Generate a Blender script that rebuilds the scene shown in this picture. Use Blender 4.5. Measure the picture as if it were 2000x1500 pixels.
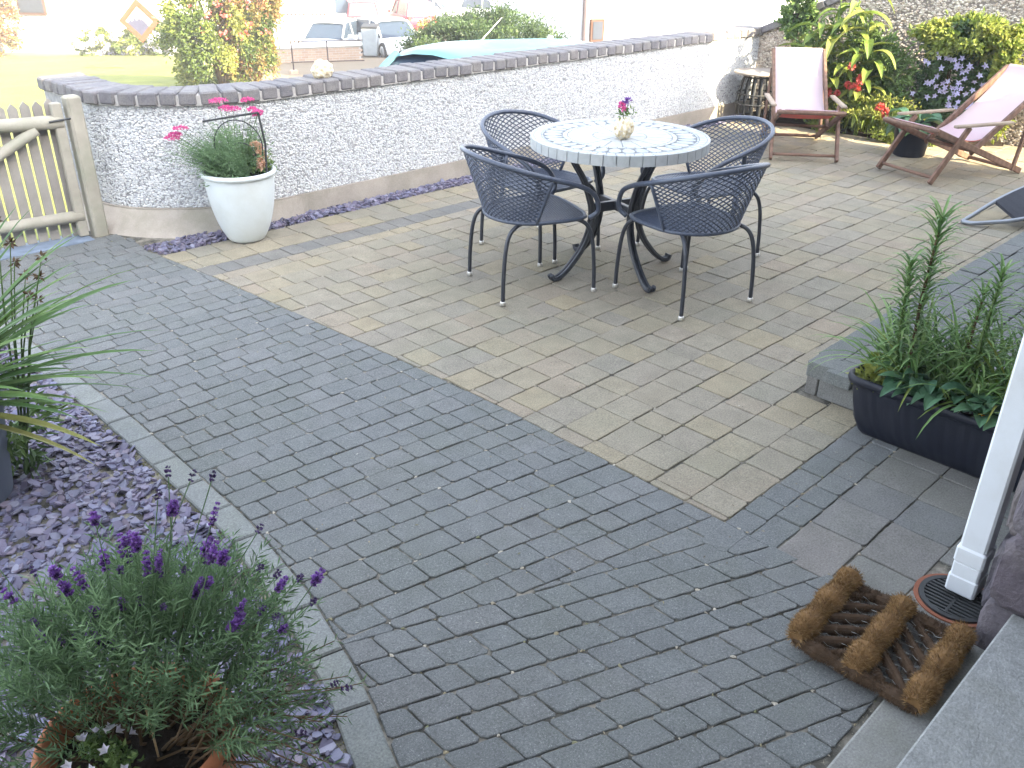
import bpy, math, random
import numpy as np
from mathutils import Matrix, Vector
random.seed(7); RNG = np.random.default_rng(11)
SC = bpy.context.scene
for _o in list(bpy.data.objects): bpy.data.objects.remove(_o)
COL = SC.collection
rad = math.radians

# ------------------------------------------------------------------ camera
def vrot(v, a):
    c, s = math.cos(a), math.sin(a)
    return Vector((v[0]*c - v[1]*s, v[0]*s + v[1]*c, v[2]))
PITCH, ROLL, TURN = rad(27.5), rad(-0.5), rad(-44.5)
fw = Vector((0, math.cos(PITCH), -math.sin(PITCH))); up0 = Vector((0, math.sin(PITCH), math.cos(PITCH))); rt0 = Vector((1, 0, 0))
rt = rt0*math.cos(ROLL) - up0*math.sin(ROLL); upv = rt0*math.sin(ROLL) + up0*math.cos(ROLL)
fw, rt, upv = vrot(fw, TURN), vrot(rt, TURN), vrot(upv, TURN)
cam = bpy.data.cameras.new('camera'); co = bpy.data.objects.new('camera', cam); COL.objects.link(co)
cam.sensor_width = 36; cam.lens = 36*1720/2000; cam.clip_start = 0.05; cam.clip_end = 900
mw = Matrix((( rt.x, upv.x, -fw.x, 0), (rt.y, upv.y, -fw.y, 0), (rt.z, upv.z, -fw.z, 1.70), (0, 0, 0, 1)))
co.matrix_world = mw
SC.camera = co

# ------------------------------------------------------------------ sky, sun, exposure
SUN_EL = rad(29.8); SUN_DIR = Vector((0.10, -0.995, 0)).normalized()       # horizontal direction towards the sun
w = bpy.data.worlds.new('World'); SC.world = w; w.use_nodes = True
nt = w.node_tree; bg = nt.nodes['Background']; sky = nt.nodes.new('ShaderNodeTexSky')
sky.sky_type = 'NISHITA'; sky.sun_disc = False; sky.sun_elevation = SUN_EL
sky.sun_rotation = math.atan2(SUN_DIR.x, SUN_DIR.y); sky.air_density = 1.0; sky.dust_density = 2.0; sky.ozone_density = 1.0
hs_ = nt.nodes.new('ShaderNodeHueSaturation'); hs_.inputs['Saturation'].default_value = 0.45      # thin high haze: a pale, less blue sky
nt.links.new(sky.outputs[0], hs_.inputs['Color']); nt.links.new(hs_.outputs[0], bg.inputs[0]); bg.inputs[1].default_value = 0.15
sl = bpy.data.lights.new('sun', 'SUN'); sl.energy = 3.3; sl.angle = rad(0.5); sl.color = (1.0, 0.83, 0.54)
so = bpy.data.objects.new('sun', sl); COL.objects.link(so)
sd = Vector((SUN_DIR.x*math.cos(SUN_EL), SUN_DIR.y*math.cos(SUN_EL), math.sin(SUN_EL)))
so.rotation_euler = sd.to_track_quat('Z', 'Y').to_euler(); so.location = (20, -40, 30)
SC.view_settings.view_transform = 'Standard'; SC.view_settings.look = 'None'; SC.view_settings.gamma = 1
SC.view_settings.use_curve_mapping = False; SC.view_settings.exposure = 3.12
SC.render.engine = 'CYCLES'
SC.cycles.use_denoising = True; SC.cycles.max_bounces = 6; SC.cycles.diffuse_bounces = 3; SC.cycles.glossy_bounces = 2
SC.cycles.transmission_bounces = 3; SC.cycles.transparent_max_bounces = 4; SC.cycles.caustics_reflective = False; SC.cycles.caustics_refractive = False

# ------------------------------------------------------------------ mesh tools
class MB:
    """collects vertices and faces, with one 'tone' number per face, and links them as ONE mesh object"""
    def __init__(s): s.v = []; s.n = 0; s.f = []; s.t = []
    def add(s, V, F, tone=0.5):
        V = np.asarray(V, float).reshape(-1, 3)
        if isinstance(F, np.ndarray): groups = [F]; tn = [tone]
        else:
            d = {}
            for i, f in enumerate(F): d.setdefault(len(f), []).append(i)
            groups = [np.array([F[i] for i in ix]) for ix in d.values()]
            tn = [np.asarray(tone)[ix] if np.ndim(tone) else tone for ix in d.values()]
        for g, t in zip(groups, tn):
            if len(g) == 0: continue
            s.f.append(g.astype(np.int64) + s.n)
            s.t.append(np.full(len(g), t, float) if np.ndim(t) == 0 else np.asarray(t, float))
        s.v.append(V); s.n += len(V); return s
    def mesh(s, name, mat, smooth=False):
        V = np.concatenate(s.v); me = bpy.data.meshes.new(name)
        lv = np.concatenate([g.ravel() for g in s.f]); tot = np.concatenate([np.full(len(g), g.shape[1]) for g in s.f])
        st = np.concatenate([[0], np.cumsum(tot)[:-1]])
        me.vertices.add(len(V)); me.vertices.foreach_set('co', V.astype(np.float32).ravel())
        me.loops.add(len(lv)); me.loops.foreach_set('vertex_index', lv.astype(np.int32))
        me.polygons.add(len(st)); me.polygons.foreach_set('loop_start', st.astype(np.int32))
        if smooth: me.polygons.foreach_set('use_smooth', np.ones(len(st), bool))
        me.update(calc_edges=True)
        if not smooth: me.polygons.foreach_set('use_smooth', np.zeros(len(st), bool))
        a = me.attributes.new('tone', 'FLOAT', 'FACE'); a.data.foreach_set('value', np.concatenate(s.t).astype(np.float32))
        if mat: me.materials.append(mat)
        return me
    def build(s, name, mat, parent=None, smooth=False, **kw):
        o = bpy.data.objects.new(name, s.mesh(name, mat, smooth)); COL.objects.link(o)
        if parent: o.parent = parent
        for k, v in kw.items(): o[k] = v
        return o
def tag(o, label, cat, group=None, kind=None):
    o['label'] = label; o['category'] = cat
    if group: o['group'] = group
    if kind: o['kind'] = kind
    return o
def empty(name, loc, rz=0, label=None, cat=None, group=None):
    o = bpy.data.objects.new(name, None); COL.objects.link(o); o.location = loc; o.rotation_euler = (0, 0, rz)
    o.empty_display_size = 0.1
    if label: tag(o, label, cat, group)
    return o
def copy_tree(o, parent=None):
    c = o.copy(); COL.objects.link(c); c.parent = parent
    for ch in [x for x in SC.objects if x.parent == o]: copy_tree(ch, c)
    return c
def place(me, name, parent=None, loc=(0,0,0), rot=(0,0,0), sc=(1,1,1)):
    o = bpy.data.objects.new(name, me); COL.objects.link(o); o.location = loc; o.rotation_euler = rot; o.scale = sc
    if parent: o.parent = parent
    return o

def RZ(a):
    c, s = math.cos(a), math.sin(a); return np.array([[c,-s,0],[s,c,0],[0,0,1.]])
def rot3(rx, ry, rz):
    return np.array(Matrix.Rotation(rz,3,'Z') @ Matrix.Rotation(ry,3,'Y') @ Matrix.Rotation(rx,3,'X'))
def box(mb, c, size, R=None, bev=0.0, tone=0.5, taper=1.0):
    c = np.asarray(c, float); h = np.asarray(size, float)/2
    if bev <= 0:
        V = np.array([[x,y,z] for x in (-1,1) for y in (-1,1) for z in (-1,1)], float)*h
        F = [(0,1,3,2),(4,6,7,5),(0,4,5,1),(2,3,7,6),(0,2,6,4),(1,5,7,3)]
    else:
        V = []; idx = {}
        for x in (-1,1):
            for y in (-1,1):
                for z in (-1,1):
                    p = np.array([x,y,z])*h
                    for a in range(3):
                        q = p.copy()
                        for b in range(3):
                            if b != a: q[b] -= np.sign(p[b])*bev
                        idx[(x,y,z,a)] = len(V); V.append(q)
        V = np.array(V); F = []
        for a in range(3):
            b, d = (a+1)%3, (a+2)%3
            for sg in (-1,1):
                k = []
                for sb, sdd in ((-1,-1),(1,-1),(1,1),(-1,1)):
                    t = [0,0,0]; t[a] = sg; t[b] = sb; t[d] = sdd; k.append(idx[(*t, a)])
                F.append(tuple(k) if sg > 0 else tuple(k[::-1]))
        for a in range(3):
            b, d = (a+1)%3, (a+2)%3
            for sb in (-1,1):
                for sdd in (-1,1):
                    t0 = [0,0,0]; t0[b] = sb; t0[d] = sdd; t1 = list(t0); t0[a] = -1; t1[a] = 1
                    f = (idx[(*t0,b)], idx[(*t1,b)], idx[(*t1,d)], idx[(*t0,d)])
                    F.append(f if sb*sdd < 0 else f[::-1])
        for x in (-1,1):
            for y in (-1,1):
                for z in (-1,1):
                    f = (idx[(x,y,z,0)], idx[(x,y,z,1)], idx[(x,y,z,2)]); F.append(f if x*y*z > 0 else f[::-1])
    if taper != 1.0:
        k = np.where(V[:,2] > 0, taper, 1.0); V = V*np.stack([k,k,np.ones_like(k)],1)
    if R is not None: V = V @ np.asarray(R).T
    mb.add(V + c, F, tone); return mb
def bar(mb, a, b, wd, ht, bev=0.0, tone=0.5, up=(0,0,1)):
    a = np.asarray(a, float); b = np.asarray(b, float); x = b-a; L = np.linalg.norm(x); x /= L
    y = np.cross(up, x); y /= np.linalg.norm(y); z = np.cross(x, y)
    return box(mb, (a+b)/2, (L, wd, ht), np.stack([x,y,z],1), bev, tone)
def frames(P, closed=False):
    P = np.asarray(P, float); T = np.gradient(P, axis=0) if not closed else np.roll(P,-1,0)-np.roll(P,1,0)
    T /= np.linalg.norm(T, axis=1)[:,None]+1e-12
    n = np.cross(T[0], [0,0,1.]); 
    if np.linalg.norm(n) < 1e-3: n = np.cross(T[0], [1.,0,0])
    n /= np.linalg.norm(n); N = []
    for t in T:
        n = n - t*(n@t); n /= np.linalg.norm(n)+1e-12; N.append(n)
    N = np.array(N); return P, T, N, np.cross(T, N)
def tube(mb, pts, r, n=8, tone=0.5, closed=False, caps=True, ry=None):
    P, T, N, B = frames(pts, closed); m = len(P); r = np.broadcast_to(np.asarray(r, float), (m,)); r2 = r if ry is None else np.broadcast_to(np.asarray(ry,float),(m,))
    a = np.linspace(0, 2*np.pi, n, endpoint=False)
    V = P[:,None,:] + N[:,None,:]*(np.cos(a)[None,:,None]*r[:,None,None]) + B[:,None,:]*(np.sin(a)[None,:,None]*r2[:,None,None])
    F = []; mm = m if closed else m-1
    for i in range(mm):
        j = (i+1) % m
        for k in range(n):
            l = (k+1) % n; F.append((i*n+k, i*n+l, j*n+l, j*n+k))
    if caps and not closed: F.append(tuple(range(n))[::-1]); F.append(tuple((m-1)*n+k for k in range(n)))
    mb.add(V.reshape(-1,3), F, tone); return mb
def catmull(pts, k=6, closed=False):
    P = np.asarray(pts, float); n = len(P); out = []
    rng = range(n if closed else n-1)
    for i in rng:
        p0 = P[(i-1)%n] if closed or i > 0 else 2*P[0]-P[1]
        p1, p2 = P[i], P[(i+1)%n]
        p3 = P[(i+2)%n] if closed or i+2 < n else 2*P[-1]-P[-2]
        for t in np.arange(k)/k:
            out.append(0.5*((2*p1)+(-p0+p2)*t+(2*p0-5*p1+4*p2-p3)*t*t+(-p0+3*p1-3*p2+p3)*t**3))
    if not closed: out.append(P[-1])
    return np.array(out)
def lathe(mb, prof, n=32, c=(0,0,0), tone=0.5, a0=0, a1=2*math.pi, wob=0.0):
    prof = np.asarray(prof, float); full = abs(a1-a0-2*math.pi) < 1e-6
    a = np.linspace(a0, a1, n, endpoint=not full); m = len(prof); k = len(a)
    V = np.zeros((m, k, 3)); V[:,:,0] = prof[:,0:1]*np.cos(a); V[:,:,1] = prof[:,0:1]*np.sin(a); V[:,:,2] = prof[:,1:2]
    F = []
    for i in range(m-1):
        for j in range(k if full else k-1):
            l = (j+1) % k; F.append((i*k+j, i*k+l, (i+1)*k+l, (i+1)*k+j))
    mb.add(V.reshape(-1,3)+np.asarray(c, float), F, tone); return mb
def prism(mb, poly, z0, z1, bev=0.0, tone=0.5, c=(0,0,0), R=None):
    """vertical prism over a convex outline, top edge chamfered"""
    P = np.asarray(poly, float); n = len(P)
    rings = [(P, z0), (P, z1-bev), (inset(P, bev), z1)] if bev > 0 else [(P, z0), (P, z1)]
    V = np.concatenate([np.column_stack([q, np.full(n, z)]) for q, z in rings]); F = []
    for i in range(len(rings)-1):
        for k in range(n): l = (k+1) % n; F.append((i*n+k, i*n+l, (i+1)*n+l, (i+1)*n+k))
    F.append(tuple((len(rings)-1)*n+k for k in range(n)))
    F.append(tuple(range(n))[::-1])
    if R is not None: V = V @ np.asarray(R).T
    mb.add(V+np.asarray(c, float), F, tone); return mb
def area(P): x, y = P[:,0], P[:,1]; return 0.5*np.sum(x*np.roll(y,-1)-np.roll(x,-1)*y)
def inset(P, d):
    e = np.roll(P,-1,0)-P; e /= np.linalg.norm(e,axis=1)[:,None]+1e-9; nrm = np.column_stack([-e[:,1], e[:,0]])
    n1 = np.roll(nrm,1,0); k = 1+np.sum(n1*nrm,1); return P+(n1+nrm)*(d/np.maximum(k,0.35))[:,None]
def clip(P, p0, nrm):
    d = (P-np.asarray(p0)) @ np.asarray(nrm); out = []
    for i in range(len(P)):
        j = (i+1) % len(P)
        if d[i] >= 0: out.append(P[i])
        if (d[i] >= 0) != (d[j] >= 0): out.append(P[i]+(P[j]-P[i])*(d[i]/(d[i]-d[j])))
    return np.array(out) if len(out) >= 3 else None
def ico(sub=1):
    t = (1+5**.5)/2; V = np.array([(-1,t,0),(1,t,0),(-1,-t,0),(1,-t,0),(0,-1,t),(0,1,t),(0,-1,-t),(0,1,-t),(t,0,-1),(t,0,1),(-t,0,-1),(-t,0,1)],float)
    V /= np.linalg.norm(V,axis=1)[:,None]
    F = [(0,11,5),(0,5,1),(0,1,7),(0,7,10),(0,10,11),(1,5,9),(5,11,4),(11,10,2),(10,7,6),(7,1,8),(3,9,4),(3,4,2),(3,2,6),(3,6,8),(3,8,9),(4,9,5),(2,4,11),(6,2,10),(8,6,7),(9,8,1)]
    for _ in range(sub):
        V = list(map(tuple, V)); c = {}; G = []
        def mid(a,b):
            k = (min(a,b),max(a,b))
            if k not in c:
                m = (np.array(V[a])+np.array(V[b])); m /= np.linalg.norm(m); c[k] = len(V); V.append(tuple(m))
            return c[k]
        for a,b,d in F: x,y,z = mid(a,b),mid(b,d),mid(d,a); G += [(a,x,z),(b,y,x),(d,z,y),(x,y,z)]
        F = G; V = np.array(V)
    return np.array(V), F
ICO0, ICO1, ICO2 = ico(0), ico(1), ico(2)
def blob(mb, c, r, jit=0.15, ic=None, tone=0.5, R=None):
    V, F = ic or ICO1; V = V*(1+(RNG.random(len(V))[:,None]-.5)*2*jit)*np.asarray(r, float)
    if R is not None: V = V @ np.asarray(R).T
    mb.add(V+np.asarray(c, float), F, tone); return mb
def unit(a): a = np.asarray(a, float); return a/(np.linalg.norm(a, axis=-1, keepdims=True)+1e-12)

# leaves -------------------------------------------------------------
def leaves(mb, base, d, L, W, tone, nrm=None, fold=0.25):
    """many small folded leaves at once: 4 vertices, 2 triangles each"""
    base = np.asarray(base, float); N = len(base); d = unit(d); L = np.broadcast_to(L,(N,))[:,None]; W = np.broadcast_to(W,(N,))[:,None]
    if nrm is None: nrm = RNG.normal(size=(N,3))+np.array([0,0,.6])
    s = unit(np.cross(d, nrm)); u = unit(np.cross(s, d))
    mid = base+d*L*.45
    V = np.stack([base, mid+s*W*.5+u*W*fold, base+d*L-u*L*.08, mid-s*W*.5+u*W*fold], 1).reshape(-1,3)
    i = np.arange(N)[:,None]*4; F = np.concatenate([i+np.array([0,2,1]), i+np.array([0,3,2])])
    t = np.broadcast_to(tone,(N,)); mb.add(V, F, np.concatenate([t,t])); return mb
def strap(mb, base, d, L, W, droop=0.5, segs=7, tone=0.5, fold=0.25, twist=0.0, tipw=0.05, up=(0,0,1.)):
    """one long strap leaf bending under its weight, V-folded along the midrib"""
    p = np.asarray(base, float).copy(); d = unit(d); P = [p.copy()]; D = [d.copy()]
    for i in range(segs):
        d = unit(d+np.array([0,0,-1.])*droop*(i+1)/segs/segs*2.2); p = p+d*L/segs; P.append(p.copy()); D.append(d.copy())
    P = np.array(P); D = np.array(D); t = np.linspace(0,1,segs+1); wd = W*np.minimum(1, 0.55+1.8*t)*np.power(np.maximum(0,1-t**2.6), .8)+W*tipw*(1-t)
    side = unit(np.cross(D, np.asarray(up)+RNG.normal(size=3)*.05+1e-3)); nn = unit(np.cross(side, D))
    if twist:
        a = twist*t; side, nn = side*np.cos(a)[:,None]+nn*np.sin(a)[:,None], nn*np.cos(a)[:,None]-side*np.sin(a)[:,None]
    V = np.stack([P-side*wd[:,None]/2+nn*wd[:,None]*fold, P, P+side*wd[:,None]/2+nn*wd[:,None]*fold], 1).reshape(-1,3)
    F = []
    for i in range(segs):
        a = i*3; F += [(a,a+1,a+4,a+3),(a+1,a+2,a+5,a+4)]
    mb.add(V, F, tone); return mb
def broadleaf(mb, base, d, L, W, droop=0.6, tone=0.5, wav=0.03, stalk=0.0, up=(0,0,1.), nl=8):
    """one broad leaf: a pointed oval with folded midrib and gentle waves"""
    p = np.asarray(base, float).copy(); d = unit(d); 
    if stalk: 
        q = p+d*stalk+np.array([0,0,-.1*stalk]); tube(mb, [p,(p+q)/2+np.array([0,0,.02*stalk]),q], [.004,.0035,.003], 5, tone); p = q
    P = [p.copy()]; D = [d.copy()]
    for i in range(nl):
        d = unit(d+np.array([0,0,-1.])*droop/nl*1.5); p = p+d*L/nl; P.append(p.copy()); D.append(d.copy())
    P = np.array(P); D = np.array(D); t = np.linspace(0,1,nl+1); wd = W*np.sin(np.pi*np.clip(t,0.02,1)**.75)**.85; wd[-1] = W*.01
    side = unit(np.cross(D, np.asarray(up, float)+1e-3)); nn = unit(np.cross(side, D)); ph = random.random()*6
    cols = []
    for s in (-1,-.5,0,.5,1):
        lift = abs(s)**1.3*.22*wd+wav*W*np.sin(t*9+ph+s*2)*abs(s)
        cols.append(P+side*(s*wd/2)[:,None]+nn*lift[:,None])
    V = np.stack(cols,1).reshape(-1,3); F = []
    for i in range(nl):
        for k in range(4): a = i*5+k; F.append((a,a+1,a+6,a+5))
    mb.add(V, F, tone); return mb
def sphere_dirs(n, up=0.0):
    v = RNG.normal(size=(n,3)); v[:,2] += up; return unit(v)
def leafy_mass(mb, c, r, n, L, W, clumps=40, spread=0.28, tone=(0.1,0.9), shell=0.55, seed_dirs=None, zmin=None, clipf=None):
    """leaves gathered in clumps through an ellipsoid's outer volume"""
    c = np.asarray(c, float); r = np.asarray(r, float)
    cd = sphere_dirs(clumps); cr = shell+(1-shell)*RNG.random(clumps)**.6; cc = cd*cr[:,None]; ct = tone[0]+(tone[1]-tone[0])*RNG.random(clumps)
    k = RNG.integers(0, clumps, n); p = cc[k]+RNG.normal(size=(n,3))*spread*.6*(0.5+RNG.random(n)[:,None]*.6)
    out = unit(p+RNG.normal(size=(n,3))*.35); P = c+p*r
    keep = np.ones(n, bool)
    if zmin is not None: keep &= P[:,2] > zmin
    if clipf is not None: keep &= clipf(P)
    P, out, k = P[keep], out[keep], k[keep]; m = len(P)
    t = np.clip(ct[k]+RNG.normal(size=m)*.12, 0, 1)
    leaves(mb, P, out+RNG.normal(size=(m,3))*.55, L*(.6+.8*RNG.random(m)), W*(.7+.6*RNG.random(m)), t, nrm=out+RNG.normal(size=(m,3))*.5)
    return mb

# ------------------------------------------------------------------ materials
def mat(name, col=None, rough=0.8, ramp=None, tonerand=False, nscale=8.0, namp=0.15, bump=0.0, bscale=40.0, bdist=0.004, spec=0.3, metal=0.0,
        transl=0.0, stain=None, sscale=1.2, samt=0.35, speck=None, spscale=260.0, spamt=0.35, coat=0.0, wave=None, voro=None, grain=None):
    m = bpy.data.materials.new(name); m.use_nodes = True; t = m.node_tree; N = t.nodes; Lk = t.links
    for n in list(N): N.remove(n)
    out = N.new('ShaderNodeOutputMaterial'); b = N.new('ShaderNodeBsdfPrincipled'); Lk.new(b.outputs[0], out.inputs[0])
    b.inputs['Roughness'].default_value = rough; b.inputs['Metallic'].default_value = metal
    b.inputs['Specular IOR Level'].default_value = spec
    if coat: b.inputs['Coat Weight'].default_value = coat; b.inputs['Coat Roughness'].default_value = 0.05
    tc = N.new('ShaderNodeTexCoord')
    def mix(kind, fac, a, bb):
        x = N.new('ShaderNodeMix'); x.data_type = 'RGBA'; x.blend_type = kind
        for s, v in ((x.inputs[0], fac), (x.inputs[6], a), (x.inputs[7], bb)):
            if hasattr(v, 'is_linked') or isinstance(v, bpy.types.NodeSocket): Lk.new(v, s)
            elif isinstance(v, (int, float)): s.default_value = v
            else: s.default_value = (*v[:3], 1)
        return x.outputs[2]
    def noise(sc, det=4, rg=0.6):
        n = N.new('ShaderNodeTexNoise'); n.inputs['Scale'].default_value = sc; n.inputs['Detail'].default_value = det; n.inputs['Roughness'].default_value = rg
        Lk.new(tc.outputs['Object'], n.inputs['Vector']); return n.outputs[0]
    def rampnode(src, stops):
        r = N.new('ShaderNodeValToRGB'); e = r.color_ramp.elements
        while len(e) < len(stops): e.new(0.5)
        for el, (p, c) in zip(e, stops): el.position = p; el.color = (*c[:3], 1) if len(c) >= 3 else (c[0],)*3+(1,)
        Lk.new(src, r.inputs[0]); return r.outputs[0]
    if ramp:
        at = N.new('ShaderNodeAttribute'); at.attribute_name = 'tone'; src = at.outputs['Fac']
        if tonerand:
            oi = N.new('ShaderNodeObjectInfo'); src = oi.outputs['Random']
        c = rampnode(src, [(i/(len(ramp)-1), q) for i, q in enumerate(ramp)])
    else:
        rgb = N.new('ShaderNodeRGB'); rgb.outputs[0].default_value = (*col, 1); c = rgb.outputs[0]
    if namp:
        g = rampnode(noise(nscale), [(0.25, (1-namp,)*3), (0.75, (1+namp,)*3)]); 
        c = mix('MULTIPLY', 1.0, c, g)
    if stain:
        f = rampnode(noise(sscale, 5, .65), [(0.45, (0,0,0)), (0.7, (samt,)*3)]); c = mix('MIX', f, c, stain)
    if speck:
        f = rampnode(noise(spscale, 2, .5), [(0.62, (0,0,0)), (0.70, (spamt,)*3)]); c = mix('MIX', f, c, speck)
    if grain:
        g = rampnode(noise(grain[0], 3, .7), [(0.30, (1-grain[1],)*3), (0.70, (1+grain[1],)*3)]); c = mix('MULTIPLY', 1.0, c, g)
    if wave:
        wv = N.new('ShaderNodeTexWave'); wv.inputs['Scale'].default_value = wave[0]; wv.inputs['Distortion'].default_value = wave[1]; wv.inputs['Detail'].default_value = 3
        mp = N.new('ShaderNodeMapping'); mp.inputs['Scale'].default_value = wave[3]; Lk.new(tc.outputs['Object'], mp.inputs[0]); Lk.new(mp.outputs[0], wv.inputs[0])
        g = rampnode(wv.outputs[0], [(0, (1-wave[2],)*3), (1, (1+wave[2],)*3)]); c = mix('MULTIPLY', 1.0, c, g)
    Lk.new(c, b.inputs['Base Color'])
    if bump:
        bn = N.new('ShaderNodeBump'); bn.inputs['Strength'].default_value = bump; bn.inputs['Distance'].default_value = bdist
        if voro:
            v = N.new('ShaderNodeTexVoronoi'); v.inputs['Scale'].default_value = voro; Lk.new(tc.outputs['Object'], v.inputs['Vector']); Lk.new(v.outputs['Distance'], bn.inputs['Height']); bn.invert = True
        else: Lk.new(noise(bscale, 6, .65), bn.inputs['Height'])
        Lk.new(bn.outputs[0], b.inputs['Normal'])
    if transl:
        tr = N.new('ShaderNodeBsdfTranslucent'); Lk.new(c, tr.inputs[0]); mx = N.new('ShaderNodeMixShader'); mx.inputs[0].default_value = transl
        Lk.new(b.outputs[0], mx.inputs[1]); Lk.new(tr.outputs[0], mx.inputs[2]); Lk.new(mx.outputs[0], out.inputs[0])
    return m
# ------------------------------------------------------------------ shared materials
M = {}
M['grey_paver'] = mat('grey_paver', rough=.9, ramp=[(.140,.147,.145),(.150,.156,.153),(.141,.150,.146),(.162,.166,.162),(.148,.151,.147),(.144,.152,.149),(.134,.140,.138)], nscale=14, namp=.14, bump=.9, bscale=260, bdist=.004, speck=(.5,.5,.48), spscale=330, spamt=.45, stain=(.125,.135,.115), samt=.5, sscale=2.6, grain=(170,0.3))
M['brown_paver'] = mat('brown_paver', rough=.9, ramp=[(.278,.240,.168),(.262,.230,.168),(.284,.240,.160),(.246,.219,.170),(.275,.228,.168),(.228,.208,.168),(.262,.232,.173),(.246,.218,.172),(.283,.244,.167)], nscale=9, namp=.16, bump=.9, bscale=260, bdist=.004, speck=(.5,.47,.42), spscale=330, spamt=.4, stain=(.20,.195,.14), samt=.5, sscale=2.0, grain=(170,0.3))
M['kerb_stone'] = mat('kerb_stone', rough=.88, ramp=[(.165,.175,.17),(.19,.198,.19),(.175,.183,.18)], nscale=10, namp=.12, bump=.35, bscale=350, bdist=.002, speck=(.4,.4,.38), spscale=420, spamt=.3, stain=(.17,.18,.13), samt=.4, sscale=2, grain=(170,0.3))
M['dark_paver'] = mat('dark_paver', rough=.9, ramp=[(.155,.15,.14),(.175,.17,.155),(.145,.15,.15),(.18,.165,.15)], nscale=8, namp=.18, bump=.5, bscale=300, bdist=.003, speck=(.36,.35,.33), spscale=400, spamt=.35, stain=(.12,.13,.09), samt=.4, grain=(170,0.3))
M['band_paver'] = mat('band_paver', rough=.9, ramp=[(.165,.158,.14),(.185,.175,.155),(.15,.148,.138)], nscale=9, namp=.16, bump=.9, bscale=260, bdist=.004, speck=(.4,.38,.35), spscale=330, spamt=.35, grain=(170,0.3))
M['joint'] = mat('joint_sand', (.085,.080,.066), rough=1, nscale=22, namp=.6, bump=.6, bscale=200, stain=(.30,.27,.22), samt=.95, sscale=11, speck=(.3,.27,.2), spscale=150, spamt=.7)
M['slate'] = mat('slate', rough=.6, ramp=[(.125,.115,.18),(.17,.145,.205),(.155,.155,.235),(.135,.135,.19),(.19,.155,.195),(.23,.23,.30),(.11,.10,.155),(.20,.185,.235)], nscale=25, namp=.2, bump=.25, bscale=120, spec=.4)
M['slate_soil'] = mat('slate_bed_soil', (.06,.052,.062), rough=1, nscale=40, namp=.5, bump=.5, bscale=120)
M['render_dash'] = mat('pebble_dash', rough=.75, ramp=[(.66,.67,.66),(.58,.59,.59),(.50,.51,.53),(.62,.61,.58),(.40,.41,.43),(.70,.70,.69)], nscale=3, namp=.05)
M['render_base'] = mat('render_base', (.30,.30,.305), rough=.95, nscale=30, namp=.25, bump=.5, bscale=160)
M['dash_brown'] = mat('brown_dash', rough=.85, ramp=[(.42,.36,.30),(.55,.50,.44),(.30,.26,.22),(.62,.58,.50),(.36,.29,.24),(.5,.43,.35)], nscale=3, namp=.12)
M['dash_brown_base'] = mat('brown_render_base', (.21,.18,.155), rough=.95, nscale=20, namp=.3, bump=.5, bscale=160)
M['plinth'] = mat('cement_plinth', (.35,.31,.265), rough=.95, nscale=5, namp=.14, bump=.3, bscale=70, stain=(.20,.19,.14), samt=.6, sscale=3, grain=(170,0.12))
M['coping'] = mat('coping_brick', rough=.85, ramp=[(.15,.145,.155),(.175,.165,.17),(.135,.13,.14),(.19,.175,.17)], nscale=30, namp=.2, bump=.5, bscale=180, stain=(.24,.23,.20), samt=.45, sscale=9, grain=(170,0.3))
M['mortar'] = mat('mortar', (.42,.40,.38), rough=.95, nscale=40, namp=.2, bump=.4, bscale=200)
M['concrete'] = mat('concrete', (.25,.258,.255), rough=.92, nscale=26, namp=.16, bump=.8, bscale=120, bdist=.005, speck=(.42,.42,.4), spscale=300, spamt=.3, stain=(.19,.195,.17), samt=.5, sscale=4, grain=(170,0.25))
M['concrete_dark'] = mat('concrete_dark', (.22,.22,.205), rough=.92, nscale=7, namp=.18, bump=.35, bscale=140, stain=(.13,.13,.09), samt=.5, sscale=5, grain=(170,0.25))
M['rubble'] = mat('rubble_stone', rough=.9, ramp=[(.10,.085,.10),(.13,.11,.115),(.085,.08,.10),(.155,.135,.13)], nscale=9, namp=.35, bump=.9, bscale=45, bdist=.012, stain=(.20,.18,.175), samt=.5, sscale=6)
M['soil'] = mat('potting_soil', (.028,.021,.016), rough=1, nscale=60, namp=.5, bump=1, bscale=120, bdist=.01)

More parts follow.
